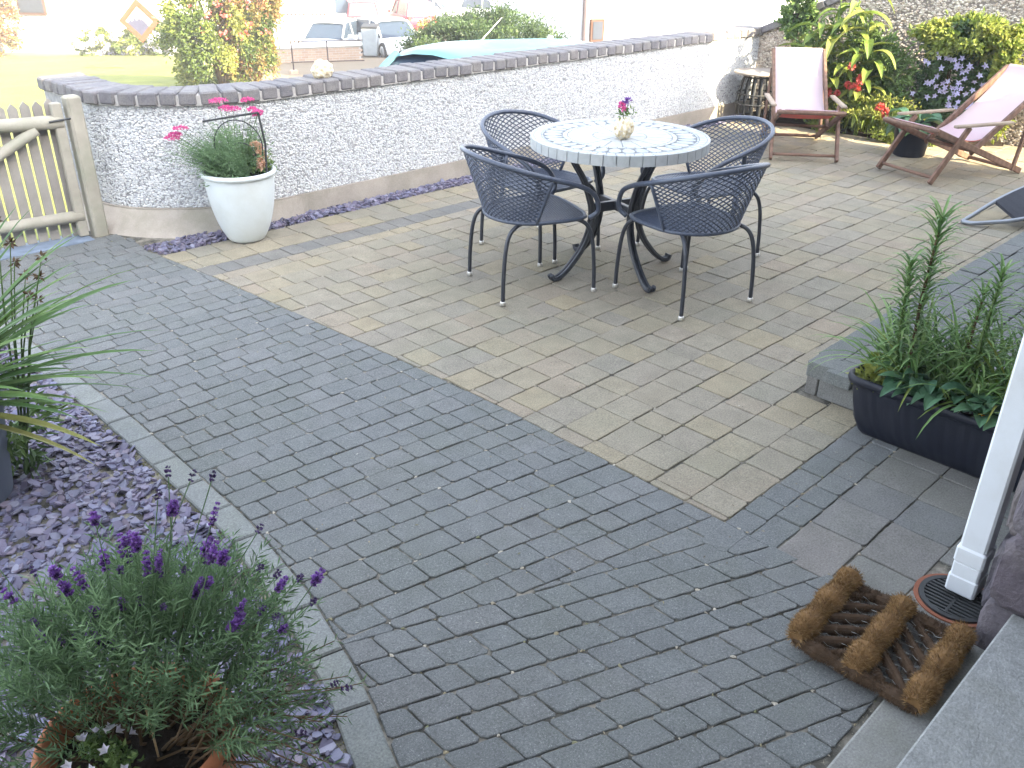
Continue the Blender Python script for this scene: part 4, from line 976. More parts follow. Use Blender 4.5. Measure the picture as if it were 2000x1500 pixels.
for i in range(560):
    a = RNG.random()*6.283; rr = RNG.random()**.55; el = RNG.uniform(-.12,1.0)**1.0
    out = np.array([math.cos(a),math.sin(a),0])*rr
    fr_ = max(0., -(out@AWAY0))
    if fr_ > .55 and abs(out@IMX) < .7: continue
    base = LP+out*.09+AWAY0*.04+[0,0,.0]
    hgt = .36*(1-.55*rr**1.6)+RNG.normal()*.03
    tip = LP+np.array([out[0]*.34,out[1]*.34,0])+IMX*.02+AWAY0*.05+np.array([0,0,hgt+.02])
    if RNG.random() < .35: tip[2] -= RNG.random()*.22*rr
    root = base+(tip-base)*RNG.uniform(.25,.55)+[0,0,-.02]
    P = shoot(root, tip, 15, .02, .034); tips.append((tip, unit(tip-root)))
    if i % 9 == 0: tube(wood, [base, (base+root)/2+RNG.normal(size=3)*.012, root, P[6]], [.004,.003,.0022,.0012], 5)
for i in range(42):                                # straggling lower branches to the right
    tip = LP+IMX*RNG.uniform(.2,.42)+np.array([.35,.35,0])*RNG.uniform(-.25,.35)+np.array([0,0,RNG.uniform(-.10,.16)]); root = LP+IMX*.1+RNG.normal(size=3)*.02
    tube(wood, [root, (root+tip)/2+[0,0,.05], tip], [.003,.002,.001], 5); shoot(root+(tip-root)*.55, tip, 10, .015, .024, W=.0035)
rel(fol,LP).build('foliage', M['leaf_lav'], lav); rel(wood,LP).build('woody_stems', M['stem_brown'], lav)
def spike(p0, p1, L, r, fresh, n=44):
    p0 = np.asarray(p0,float); p1 = np.asarray(p1,float); mid = (p0+p1)/2+RNG.normal(size=3)*.01
    sm_ = MB(); tube(sm_, [p0,mid,p1], .0011, 5, .3); ax = unit(p1-mid)
    s = MB(); whorls = max(3,int(L/.0075)); nn = n//whorls
    for w_ in range(whorls):
        t = w_/(whorls-1); c = p1+ax*L*t; R_ = r*(.65+.35*math.sin(3.14*min(1,t*1.1+.1)))
        d = sphere_dirs(nn,0); d = unit(d-ax*(d@ax)[:,None]*.6+ax*.5); leaves(s, c+d*R_*.15, d, R_*(.7+.3*RNG.random(nn)), R_*.55, RNG.random(nn), fold=.2)
    rel(sm_,LP).build('flower_stem', M['leaf_lav'], lav); f = rel(s,LP).build('flower_spike', M['petal_violet' if fresh else 'calyx'], lav)
    if fresh:
        c_ = MB(); d = sphere_dirs(26,0); leaves(c_, p1+ax*L*.5*RNG.random((26,1))+d*.001, unit(d+ax), r*.55, r*.35, RNG.random(26)); rel(c_,LP).build('calyx', M['calyx'], f)
# spike tips given as (along the leaning direction, away from camera, height) from the pot centre
AWAY = np.array([.70,.713,0.])
SP = [(.13,.10,.60,1),(.19,.12,.565,1),(.17,.10,.50,1),(.205,.08,.49,1),(.04,.12,.50,1),(.06,.10,.45,1),(.085,.09,.47,1),(-.02,.12,.45,1),(-.105,.10,.44,1),(-.085,.08,.41,1),(-.055,.09,.42,1),(-.04,.05,.37,1),
      (-.19,.08,.39,1),(-.14,.06,.30,1),(-.25,.05,.27,1),(.27,.09,.47,0),(.30,.07,.43,1),(.335,.10,.44,0),(.36,.06,.40,0),(.265,.05,.38,0),(.29,.05,.37,0),(.30,.04,.34,1),(.225,.05,.38,1),(.21,.03,.35,1),(.17,.08,.43,1),
      (.385,.03,.20,0),(.405,.03,.19,0),(.31,.0,.08,0),(.12,.16,.66,0),(.16,.15,.655,0),(.20,.14,.66,0),(.095,.15,.61,0),(.02,.14,.46,0),(.0,.1,.36,1),(-.26,.10,.20,1),(.12,.13,.44,0),(-.1,.03,.3,0)]
for _ in range(26): SP.append((RNG.uniform(-.26,.36), RNG.uniform(.0,.16), RNG.uniform(.30,.56), int(RNG.random() < .45)))
for a, b, h, fr in SP:
    tip = LP+IMX*a+AWAY*b*.6+np.array([0,0,h*.92-.03]); root = LP+IMX*a*.55+AWAY*b*.3+np.array([0,0,h*.45])
    spike(root, tip, RNG.uniform(.018,.044) if fr else RNG.uniform(.012,.022), RNG.uniform(.009,.017) if fr else .009, fr, 100 if fr else 44)
# small white bellflower at the pot's front edge
bf = empty('white_bellflower', (.245,1.36,.25), 0, 'small white bellflower with pale green leaves at the front of the terracotta pot', 'flowers')
o = np.array([.245,1.36,.25]); mb = MB(); leafy_mass(mb, o+[0,-.02,.045], (.062,.062,.045), 900, .014, .010, 20, .35); rel(mb,o).build('foliage', M['leaf_mid'], bf)
for i in range(22):
    d = sphere_dirs(1,.6)[0]; p = o+[0,-.02,.045]+d*np.array([.075,.075,.06]); mb = MB()
    q = unit(d+RNG.normal(size=3)*.3); e1 = unit(np.cross(q,[.2,.3,1])); e2 = np.cross(q,e1); k = 5
    for j in range(k):
        a = j*2*math.pi/k; leaves(mb, [p], [q*.9+(e1*math.cos(a)+e2*math.sin(a))*.75], .017, .010, RNG.random(1), nrm=np.array([q]), fold=.2)
    rel(mb,o).build('flower', M['petal_white'], bf)
cane = MB(); tube(cane, [(.345,1.33,.24),(.349,1.345,.42)], .0022, 6); tag(cane.build('bamboo_cane', mat('split_cane', (.42,.30,.17), rough=.7, namp=.2)), 'thin split cane standing upright in the terracotta pot', 'cane')

# spiky plant in the grey tub -------------------------------------------
cp = empty('spiky_strap_plant', (.37,3.00,.33), 0, 'spiky green strap-leaved plant arching out of the grey tub', 'plant'); o = np.array([.37,3.00,.33])
TIPS = [(.47,.20,.42),(.50,.25,.20),(.48,.22,.14),(.44,.18,.02),(.33,.15,.52),(.40,.3,.34),(.30,.1,.36),(.52,.10,.11),(.28,.3,.5),(.2,.2,.58),(.1,.3,.55),(.38,.02,.24),(.36,-.08,.06),(.42,-.1,-.02),(.25,-.15,.3),(.15,-.2,.4),(.3,.05,.15),(.34,.0,-.16)]
for _ in range(34): TIPS.append((RNG.uniform(.08,.38), RNG.uniform(-.1,.3), RNG.uniform(-.02,.50)))
for i in range(100):
    if i < len(TIPS): a, b, h = TIPS[i]
    else: th = RNG.random()*6.28; a, b, h = .42*math.cos(th), .42*math.sin(th), RNG.uniform(-.05,.5)
    v = IMX*(a+(.13 if i < len(TIPS) else 0))+AWAY*b+np.array([0,0,h]); L = np.linalg.norm(v)*1.05; d = unit(v+np.array([0,0,.16*L])); mb = MB()
    yel = i in (13,17)
    strap(mb, o+v*.04, d, L, .030, .45, 9, RNG.random(), .18, RNG.normal()*.3); rel(mb,o).build('leaf', M['leaf_yellow' if yel else 'leaf_strap'], cp)
# dry seed heads
sh = empty('seed_head_plant', (.6,3.02,0), 0, 'thin stems with dry brown seed heads at the left edge', 'plant'); o = np.array([.6,3.02,0])
for a, b, h in ((.24,0,.785),(.155,0,.83),(.20,.03,.71),(.13,0,.90),(.165,.02,.72),(.17,0,.66),(.19,.01,.64),(.14,.02,.76)):
    tip = o+IMX*a+AWAY*b+np.array([0,0,h]); mb = MB(); tube(mb, [o, o+(tip-o)*.6+[0,0,.06], tip], [.004,.003,.0015], 5); st = rel(mb,o).build('stem', M['stem_green'], sh)
    mb = MB(); d = sphere_dirs(12,.2); leaves(mb, tip+d*.002, d, .022, .009, RNG.random(12)); rel(mb,o).build('seed_head', mat_seed if 'mat_seed' in globals() else M['stem_brown'], st)
mb = MB(); leafy_mass(mb, o+[-.02,.02,.2], (.12,.12,.16), 500, .05, .018, 14, .4); rel(mb,o).build('foliage', M['leaf_mid'], sh)

# white pot planting ----------------------------------------------------
po = np.array([2.455,4.80,.38]); yar = empty('pink_yarrow', tuple(po), 0, 'feathery green yarrow with flat pink flower heads in the white pot', 'flowers')
mb = MB()
for i in range(330):                                   # feathery fronds
    a = RNG.random()*6.28; q = RNG.random()**.6; out = np.array([math.cos(a),math.sin(a),0])*q
    L = RNG.uniform(.2,.42); P0 = po+out*.12; d = unit(out*.55-IMX*.35+np.array([0,0,RNG.uniform(.45,1.6)])); n = 18; t = np.linspace(.1,1,n)[:,None]
    P = P0+d*L*t+np.array([0,0,-1])*(t**2)*L*.25-IMX*.05*t; ax = unit(np.gradient(P,axis=0)); s = unit(np.cross(ax,[.1,.2,1.])); m2 = np.repeat(np.arange(n),2); sg = np.tile([1,-1],n)[:,None]
    ln = .022*np.sin(np.linspace(.5,2.9,n))[m2]; leaves(mb, P[m2], s[m2]*sg+ax[m2]*.6+RNG.normal(size=(2*n,3))*.25, ln, .0045, np.clip(RNG.random()*.7+RNG.normal(size=2*n)*.1,0,1))
leafy_mass(mb, po+AWAY*.02-IMX*.02+[0,0,.10], (.19,.16,.17), 2000, .030, .008, 46, .3, (.2,1)); rel(mb,po).build('foliage', M['leaf_yarrow'], yar)
for a, b, h, r in ((-.30,0,.27,.034),(-.355,0,.215,.038),(-.335,.0,.235,.028),(-.07,.03,.42,.040),(.01,.02,.375,.038),(-.035,.03,.38,.03),(.155,0,.365,.026),(.12,.02,.375,.022),(.09,.06,.42,.03),(.14,.04,.34,.02)):
    tip = po+IMX*a+AWAY*b+np.array([0,0,h]); mb = MB(); tube(mb, [po+IMX*a*.25, po+IMX*a*.6+np.array([0,0,h*.6]), tip], [.002,.0018,.0014], 5); rel(mb,po).build('flower_stem', M['stem_green'], yar)
    mb = MB(); n = 150; th = RNG.random(n)*6.28; q = r*np.sqrt(RNG.random(n)); P = tip+1.3*np.column_stack([q*np.cos(th), q*np.sin(th), .010*(1-(q/r)**2)+RNG.normal(size=n)*.002]); leaves(mb, P, sphere_dirs(n,1.2), .010, .009, RNG.random(n)); rel(mb,po).build('flower', M['petal_pink'], yar)
sn = empty('peach_snapdragon', tuple(po+IMX*.13), 0, 'peach snapdragon leaning over the right rim of the white pot', 'flowers'); o = po+IMX*.13-AWAY*.07
mb = MB(); leafy_mass(mb, po+IMX*.08+[0,0,.05], (.10,.10,.06), 800, .040, .011, 26, .4, (.3,1)); rel(mb,o).build('foliage', M['leaf_mid'], sn)
mb = MB(); tube(mb, [o-[0,0,.03], o+[0,0,.1], o+IMX*.012+[0,0,.19]], .002, 5); rel(mb,o).build('stem', M['stem_green'], sn)
for k in range(11): mb = MB(); bloom(mb, o+np.array([0,0,.07+.013*k])+RNG.normal(size=3)*[.016,.016,.003], .033-.0015*k, 34); rel(mb,o).build('flower', M['petal_peach'], sn)
ob = empty('plant_support', tuple(po), 0, 'bent black hooped plant support stuck in the white pot', 'plant support')
Wp = lambda a, h: po+IMX*a-AWAY*.03+np.array([0,0,h-.38])
for pts, r in (([Wp(-.155,.70),Wp(.165,.752)],.0058),([Wp(.165,.752),Wp(.185,.58),Wp(.17,.36)],.0066)):
    mb = MB(); tube(mb, pts, r, 8); rel(mb,po).build('frame_bar', M['iron'], ob)
for c0, R_ in ((.03,.145),(.045,.082)):
    h0 = .565 if R_ > .1 else .50; a = np.linspace(-.35,math.pi+.35,22); mb = MB(); tube(mb, [Wp(c0+R_*.95*math.cos(x), h0+R_*math.sin(x)) for x in a]+[Wp(c0-R_*.8,.36)], .0036, 6); rel(mb,po).build('hoop', M['iron'], ob)

# trough planting --------------------------------------------------------
to = np.array([3.035,.80,.20]); lily = empty('trough_lilies', tuple(to), 0, 'tall whorled lily stems rising from the black trough', 'lilies')
def lily_stem(p, h, lean, n, L, W, tone=.5):
    p = np.asarray(p,float); top = p+np.array([lean[0],lean[1],h]); mb = MB(); tube(mb, [p,(p+top)/2+RNG.normal(size=3)*.01,top], [.006,.0055,.003], 7); rel(mb,to).build('stem', M['stem_brown' if tone < .5 else 'stem_green'], lily)
    mb = MB(); t = np.linspace(.12,1,n); P = p+(top-p)*t[:,None]; th = np.arange(n)*2.4; d = np.column_stack([np.cos(th),np.sin(th),.25+1.1*t]); 
    for i in range(n): strap(mb, P[i], d[i]+RNG.normal(size=3)*.12, L*(.55+.5*RNG.random())*(1 if t[i] < .9 else 1.15), W, .9, 4, RNG.random(), .15)
    rel(mb,to).build('leaf_whorls', M['leaf_strap'], lily)
lily_stem(to+[.02,.24,0], .64, (.01,.015), 190, .15, .0095, .4); lily_stem(to+[-.01,.27,0], .48, (-.02,.03), 150, .12, .011, .7)
lily_stem(to+[.05,.03,0], .50, (.0,.0), 130, .13, .010, .6); lily_stem(to+[.06,.10,0], .40, (.03,-.02), 90, .12, .010, .3); lily_stem(to+[.0,-.10,0], .46, (.02,.0), 120, .12, .010, .8); lily_stem(to+[.05,-.2,0], .48, (.02,.0), 120, .12, .010, .8)
gr = empty('trough_daylily', tuple(to), 0, 'arching grassy daylily clump filling the middle of the black trough', 'daylily')
for i in range(360):
    cl = [(.0,.20),(.02,.10),(.03,-.02),(.02,-.14),(.03,-.28),(.0,.27)][i%6]; a = RNG.random()*6.28; d = unit([math.cos(a)*.8,math.sin(a)*.8,RNG.uniform(.5,2.0)]); L = RNG.uniform(.22,.46); mb = MB()
    if d[0] < -.12 and i % 4: d = unit(d*[-.6,1,1.15])
    strap(mb, to+[cl[0],cl[1],0]+RNG.normal(size=3)*[.025,.03,0], d, L, RNG.uniform(.009,.017), RNG.uniform(.7,1.5), 7, RNG.random(), .25); rel(mb,to).build('leaf', M['leaf_strap' if RNG.random() < .9 else 'leaf_lime'], gr)
for v_, L in ((.34,.42),(.33,.38)):
    mb = MB(); strap(mb, to+[-.03,.24,.03], (-.35,.75,.62), L, .009, 1.6, 9, .9, .2); rel(mb,to).build('leaf', M['leaf_strap'], gr)
hp = empty('trough_hosta', tuple(to), 0, 'broad blue-green leaves spilling over the front rim of the black trough', 'leafy plant')
for i in range(56):
    v = RNG.uniform(-.36,.27); a = math.pi+RNG.normal()*.9; d = unit([math.cos(a),math.sin(a),RNG.uniform(.6,1.5)]); mb = MB()
    broadleaf(mb, to+[RNG.uniform(-.08,.02),v,.03], d, RNG.uniform(.10,.15), RNG.uniform(.045,.065), RNG.uniform(.6,1.2), RNG.random(), stalk=RNG.uniform(.01,.05)); rel(mb,to).build('leaf', M['leaf_hosta'], hp)
co_ = empty('trough_coleus', tuple(to+[0,.34,0]), 0, 'small yellow-green and maroon plant in the far corner of the black trough', 'leafy plant'); o = to+[0,.34,0]
mb = MB(); leafy_mass(mb, o+[-.02,.0,.04], (.07,.055,.035), 260, .034, .024, 12, .4, (.6,1)); rel(mb,o).build('foliage', M['leaf_lime'], co_)
mb = MB(); leafy_mass(mb, o+[.01,-.07,.055], (.05,.05,.03), 120, .03, .02, 8, .4); rel(mb,o).build('maroon_leaves', mat('maroon_leaf', (.13,.035,.02), rough=.6, namp=.3, transl=.2), co_)
mg = empty('orange_marigold', tuple(to+[-.07,-.06,.05]), 0, 'single small orange flower near the front rim of the black trough', 'flower'); o = to+[-.07,-.06,.05]
mb = MB(); bloom(mb, o, .014, 40); rel(mb,o).build('flower', M['petal_orange'], mg); mb = MB(); tube(mb, [o-[0,0,.05],o], .0015, 5); rel(mb,o).build('stem', M['stem_green'], mg)

# flower bed along the back wall ------------------------------------------
bed = MB(); prism(bed, np.array([(8.06,3.95),(8.10,3.2),(8.62,2.6),(8.45,4.9),(8.02,4.9)])[::-1], -.1, .035, .005); bed.build('flower_bed', M['soil'], kind='structure')
be = np.array([8.10,3.55,0]); 
lime = empty('lime_shrublet', (8.12,3.58,0), 0, 'low bright lime-green leafy edging plant along the foot of the back wall', 'low shrub'); o = np.array([8.12,3.58,0])
mb = MB(); leafy_mass(mb, o+[.0,.05,.12], (.19,.56,.26), 9000, .034, .017, 110, .16, (.1,1), .6, zmin=.0); rel(mb,o).build('foliage', M['leaf_lime'], lime)
mb = MB()
for i in range(40): p = o+[RNG.uniform(-.08,.12),RNG.uniform(-.4,.5),0]; tube(mb, [p,p+[RNG.normal()*.03,RNG.normal()*.03,.28]], .003, 4)
rel(mb,o).build('stems', M['stem_green'], lime)
can = empty('broad_leaved_lily', (8.17,4.1,0), 0, 'tall plant with long broad yellow-green leaves behind the first deckchair', 'leafy plant'); o = np.array([8.17,4.1,0])
for s_, (v, h) in enumerate(((4.28,.95),(4.12,1.12),(3.95,1.20),(3.82,1.02),(4.38,.7),(3.74,.72))):
    mb = MB(); tube(mb, [(8.17,v,0),(8.14,v-.02,h*.55),(8.12,v-.03,h)], [.012,.010,.006], 7); rel(mb,o).build('stem', M['stem_green'], can)
    for k in range(20):
        z = h*(.22+.78*k/19); a = k*2.3+s_; mb = MB(); broadleaf(mb, np.array([8.14,v-.02,z]), (math.cos(a)*.8-.25,math.sin(a),.75), RNG.uniform(.24,.40), RNG.uniform(.06,.095), RNG.uniform(.7,1.6), RNG.random(), .04); rel(mb,o).build('leaf', M['leaf_lime'], can)
mixb = empty('mixed_green_foliage', (8.30,3.9,0), 0, 'dense mid-green foliage filling the flower bed behind the deckchairs', 'foliage'); o = np.array([8.30,3.9,0])
mb = MB(); leafy_mass(mb, o+[-.04,.1,.42], (.15,.62,.50), 9000, .055, .024, 120, .17, (0,1), .5, zmin=.02); rel(mb,o).build('foliage', M['leaf_mid'], mixb)
mb = MB()
for i in range(30): v = RNG.uniform(-.5,.6); p = o+[RNG.uniform(-.05,.05),v,0]; tube(mb, [p,p+[RNG.normal()*.03,RNG.normal()*.05,.6]], .004, 4)
rel(mb,o).build('stems', M['stem_green'], mixb)
rf = empty('red_flowers', (8.0,3.75,0), 0, 'tall stems with loose red flower heads in the bed between the two deckchairs', 'flowers'); o = np.array([8.0,3.75,0])
for v, z, r in ((4.17,.625,.035),(3.83,.60,.035),(3.72,.50,.045),(3.76,.42,.05),(3.83,.44,.035),(4.02,.35,.05),(3.50,.285,.045),(3.44,.25,.045),(3.70,.55,.03),(3.92,.36,.03)):
    mb = MB(); tube(mb, [(8.08,v,0),(8.05,v,z*.6),(8.0,v,z)], .003, 5); rel(mb,o).build('stem', M['stem_green'], rf)
    mb = MB(); bloom(mb, (8.0,v,z), r, 60); rel(mb,o).build('flower', M['petal_red'], rf)
for i in range(26):
    v = RNG.uniform(3.4,4.2); mb = MB(); strap(mb, (8.05,v,.05), (RNG.normal()*.3-.2,RNG.normal()*.35,1.2), RNG.uniform(.35,.6), .016, 1.3, 7, RNG.random(), .2); rel(mb,o).build('leaf', M['leaf_lime'], rf)
cl = empty('clematis', (8.40,3.05,0), 0, 'rounded clematis on the back wall covered in lilac flowers', 'climber'); o = np.array([8.40,3.05,0])
mb = MB(); leafy_mass(mb, o+[.02,-.02,.58], (.14,.36,.42), 6000, .045, .030, 110, .15, (0,.8), .55, zmin=.08); rel(mb,o).build('foliage', M['leaf_dark'], cl)
mb = MB(); leafy_mass(mb, o+[-.05,-.02,.88], (.16,.44,.17), 4200, .045, .032, 60, .2, (.4,1), .5); leafy_mass(mb, o+[-.04,-.42,.55], (.12,.11,.44), 2400, .045, .030, 40, .25, (.4,1), .4, zmin=.1); rel(mb,o).build('lime_foliage', M['leaf_lime'], cl)  # lighter lime leaves over the top and one side
mb = MB()
for i in range(14): v = RNG.uniform(-.2,.2); tube(mb, [o+[.05,v*.4,0],o+[.06,v,.4],o+[.05,v*1.6,.8]], .004, 5)
rel(mb,o).build('stems', M['stem_brown'], cl)
for i in range(58):
    v = RNG.normal()*.16+3.02; z = RNG.uniform(.32,.78); p = np.array([8.235+RNG.random()*.03,v-.03,z]); q = unit(np.array([-1,RNG.normal()*.4-.3,RNG.normal()*.4])); e1 = unit(np.cross(q,[.2,.3,1])); e2 = np.cross(q,e1); mb = MB(); k = 5
    for j in range(k): a = j*2*math.pi/k+i; leaves(mb, [p], [(e1*math.cos(a)+e2*math.sin(a))+q*.35], .031*(.7+.5*RNG.random()), .017, RNG.random(1), nrm=np.array([q]), fold=.12)
    rel(mb,o).build('flower', M['petal_blue'], cl)
for pos, r, n, lb in (((8.36,4.62,.98),(.08,.16,.22),1600,'ivy hanging over the sloping coping at the corner of the back wall'),((8.72,2.02,.92),(.10,.26,.38),2600,'lime-green climber at the top right of the back wall')):
    iv = empty('wall_ivy', pos, 0, lb, 'ivy'); mb = MB(); leafy_mass(mb, (0,0,0), r, n, .045, .036, 40, .25, (0,1) if r[1] < .2 else (.4,1), .5); mb.build('foliage', M['leaf_mid' if r[1] < .2 else 'leaf_lime'], iv)
    mb = MB(); tube(mb, [(.05,0,-.7),(.04,.05,-.2),(.02,0,.1)], .006, 5); mb.build('stem', M['stem_brown'], iv)
hs = empty('potted_hosta', (7.66,3.03,.235), 0, 'large dark leaves of a hosta in the round black pot', 'hosta'); o = np.array([7.66,3.03,.235])
for i in range(26):
    a = RNG.random()*6.28 if i > 8 else [2.6,3.0,3.4,2.2,3.9,4.3,1.9,2.8,3.2][i]; d = unit([math.cos(a),math.sin(a),RNG.uniform(.25,1.1)]); mb = MB()
    broadleaf(mb, o, d, RNG.uniform(.15,.22), RNG.uniform(.08,.115), RNG.uniform(.8,1.5), RNG.random(), .03, stalk=RNG.uniform(.05,.12)); mb = rel(mb,o); mb.build('leaf', M['leaf_hosta' if i % 3 else 'leaf_dark'], hs)
cord = MB(); tube(cord, catmull([(8.655,2.85,.87),(8.69,2.6,.845),(8.75,2.2,.86),(8.835,1.6,.87)],6), .004, 6); tag(cord.build('garden_line', mat('yellow_line', (.6,.55,.25), rough=.6, namp=0)), 'thin pale line strung along the back wall beside the clematis', 'line')
# bits lying about on the paving
litter = MB(); P = np.column_stack([RNG.uniform(1.0,3.0,260),RNG.uniform(1.0,4.5,260),np.full(260,.004)]); leaves(litter, P, sphere_dirs(260,0)*[1,1,.1], .011*RNG.random(260)+.004, .005, RNG.random(260), nrm=np.tile([0,0,1.],(260,1)))
tag(litter.build('paving_litter', mat('dry_bits', rough=.9, ramp=[(.5,.48,.42),(.10,.08,.06),(.35,.28,.18),(.16,.17,.08)], namp=0)), 'tiny dry petals and grit scattered over the paving', 'litter', kind='stuff')
mossb = MB(); n = 1500; v = RNG.uniform(.9,3.6,n); u = np.array([edg(x) for x in v])-.108+RNG.normal(size=n)*.008; leaves(mossb, np.column_stack([u,v,np.full(n,-.008)]), sphere_dirs(n,.5), .010, .004, RNG.random(n)*.7)
tag(mossb.build('moss', M['leaf_yellow']), 'moss and debris along the slate side of the edging stones', 'moss', kind='stuff')
# ------------------------------------------------------------------ beyond the wall
def gz(u, v): return np.interp(np.hypot(u, v), [0,8,15,25,45,80,150], [-.9,-.9,-1.1,-1.9,-3.4,-4.6,-4.9])
M['tarmac'] = mat('pale_tarmac', (.14,.115,.085), rough=.95, nscale=1.5, namp=.12, bump=.4, bscale=40, stain=(.12,.115,.11), samt=.4, sscale=.3)
M['lawn'] = mat('mown_lawn', rough=.95, ramp=[(.17,.19,.04),(.20,.22,.05)], nscale=1.2, namp=.18, bump=.8, bscale=60, bdist=.03, stain=(.20,.20,.06), samt=.4, sscale=.5)
M['paving_far'] = mat('pale_pavement', (.19,.145,.095), rough=.95, nscale=2, namp=.1)
M['asphalt_dark'] = mat('dark_asphalt', (.075,.075,.08), rough=.95, nscale=1.5, namp=.15)
mb = MB(); rr = np.concatenate([[0,4,6,8,10,12,15,18,21,25,30,36,45,55,65,80,110,150]]); na = 96; a = np.linspace(0,2*np.pi,na,endpoint=False)
V = [[0,0,-1.45]]
for r in rr[1:]: V += [[r*math.cos(x), r*math.sin(x), float(gz(r,0))-(.55 if r < 6 else 0)] for x in a]
F = [(0,1+k,1+(k+1)%na) for k in range(na)]
for i in range(len(rr)-2):
    for k in range(na): l = (k+1)%na; F.append((1+i*na+k, 1+(i+1)*na+k, 1+(i+1)*na+l, 1+i*na+l))
mb.add(V, F); mb.build('ground', M['tarmac'], kind='structure')
def drape(name, poly, dz, m, step=1.6, **kw):
    P = np.array(poly, float); 
    if area(P) < 0: P = P[::-1]
    mb = MB(); x0, y0 = P.min(0); x1, y1 = P.max(0)
    for x in np.arange(x0, x1, step):
        for y in np.arange(y0, y1, step):
            q = np.array([(x,y),(x+step,y),(x+step,y+step),(x,y+step)])
            for i in range(len(P)):
                e = P[(i+1)%len(P)]-P[i]; q = clip(q, P[i], (-e[1], e[0])) if q is not None else None
            if q is None or abs(area(q)) < 1e-4: continue
            mb.add(np.column_stack([q, gz(q[:,0], q[:,1])+dz]), [tuple(range(len(q)))], random.random())
    return mb.build(name, m, kind='structure', **kw)
drape('lawn', [(-24,40),(-14,11.5),(-3,8.6),(5.2,8.6),(10.3,19.5),(13.3,26.5),(16.2,34.4),(12.3,44.0),(-6,50)], .03, M['lawn'])
drape('pavement', [(6.0,8.2),(9.2,7.6),(20.5,27.0),(16.5,29.5),(10.6,19.5)], .02, M['paving_far'])
def th(name, u, v, rz=0, label=None, cat=None, group=None, dz=0): return empty(name, (u, v, float(gz(u,v))+dz), rz, label, cat, group)
FACE = rad(-44.5)      # yaw of something whose front faces the patio camera

# round green shrub behind the wall, and the flowering shrub on the lawn
def shrub(name, u, v, r, zc, n, L, label, m, m2=None, trunk=0.05, flowers=None, tone=(0,1), clumps=110, zmin=.0):
    t = th(name, u, v, 0, label, 'shrub'); mb = MB(); leafy_mass(mb, (0,0,zc), r, n, L, L*.6, clumps, .15, tone, .55, zmin=zmin); mb.build('crown', M[m], t)
    if m2: mb = MB(); leafy_mass(mb, (-.25*r[0],-.1,zc+.1*r[2]), np.array(r)*1.0, n//7, L, L*.6, clumps//2, .14, tone, .85, zmin=zmin); mb.build('sunlit_growth', M[m2], t)
    mb = MB()
    for k in range(7): a_ = k*.9; tube(mb, [(.03*math.cos(a_),.03*math.sin(a_),-.2),(r[0]*.25*math.cos(a_),r[1]*.25*math.sin(a_),zc*.7),(r[0]*.6*math.cos(a_),r[1]*.6*math.sin(a_),zc+r[2]*.4)], [trunk,trunk*.7,trunk*.25], 6)
    mb.build('trunk', M['stem_brown'], t)
    if flowers:
        mb = MB(); d = sphere_dirs(flowers[1]); d[:,2] = np.abs(d[:,2])*.9-.25; P = np.array([0,0,zc])+d*np.array(r)*RNG.uniform(.85,1.05,(flowers[1],1))
        for p in P: leaves(mb, p+RNG.normal(size=(9,3))*.05, sphere_dirs(9,.3), flowers[2], flowers[2]*.8, RNG.random(9))
        mb.build('flowers', M[flowers[0]], t)
    return t
M['leaf_shrub'] = leafmat('shrub_leaf', [(.022,.042,.02),(.034,.062,.026),(.05,.09,.034),(.085,.13,.04)])
M['leaf_gold'] = leafmat('golden_leaf', [(.06,.10,.02),(.11,.16,.03),(.17,.21,.04),(.24,.26,.06)])
M['leaf_orange'] = leafmat('bronze_leaf', [(.20,.09,.04),(.25,.15,.05),(.16,.15,.04),(.28,.14,.07)])
shrub('round_green_shrub', 11.15, 12.0, (1.5,1.4,.9), .72, 70000, .045, 'large rounded green shrub just behind the white wall', 'leaf_shrub', None, zmin=-.3, clumps=300, tone=(.1,1))
shrub('flowering_shrub', 10.1, 19.8, (1.2,1.2,2.0), 1.7, 36000, .085, 'tall golden-green shrub dotted with red flowers on the lawn', 'leaf_gold', None, .07, ('petal_red', 70, .085), zmin=.05)
_t = bpy.data.objects['flowering_shrub']; mb = MB(); leafy_mass(mb, (.50,-.50,1.7), (.75,.75,1.8), 9000, .085, .05, 70, .16, (0,1), .6, zmin=.1); mb.build('bronze_growth', M['leaf_orange'], _t)
# hedge and bushes at the back of the lawn
for i, (u, v, r, h, m, lb) in enumerate(((5.4,45.3,2.2,2.6,'leaf_gold','yellow-green bush at the left end of the lawn\'s back edge'),(8.6,44.7,2.3,3.0,'leaf_orange','bronze and orange bush on the far side of the lawn'),(11.3,43.2,1.7,3.1,'leaf_orange','bronze bush in front of the white building\'s left end'))):
    t = th('garden_bush', u, v, 0, lb, 'bush', 'bushes along the back of the lawn'); mb = MB(); leafy_mass(mb, (0,0,h*.55), (r,r,h*.62), 7000, .20, .11, 90, .16, (0,1), .5, zmin=.0); mb.build('crown', M[m], t)
    mb = MB(); [tube(mb, [(0,0,-.2),(r*.2*math.cos(k),r*.2*math.sin(k),h*.4),(r*.5*math.cos(k),r*.5*math.sin(k),h*.8)], [.10,.07,.03], 6) for k in range(0,6)]; mb.build('trunk', M['stem_brown'], t)
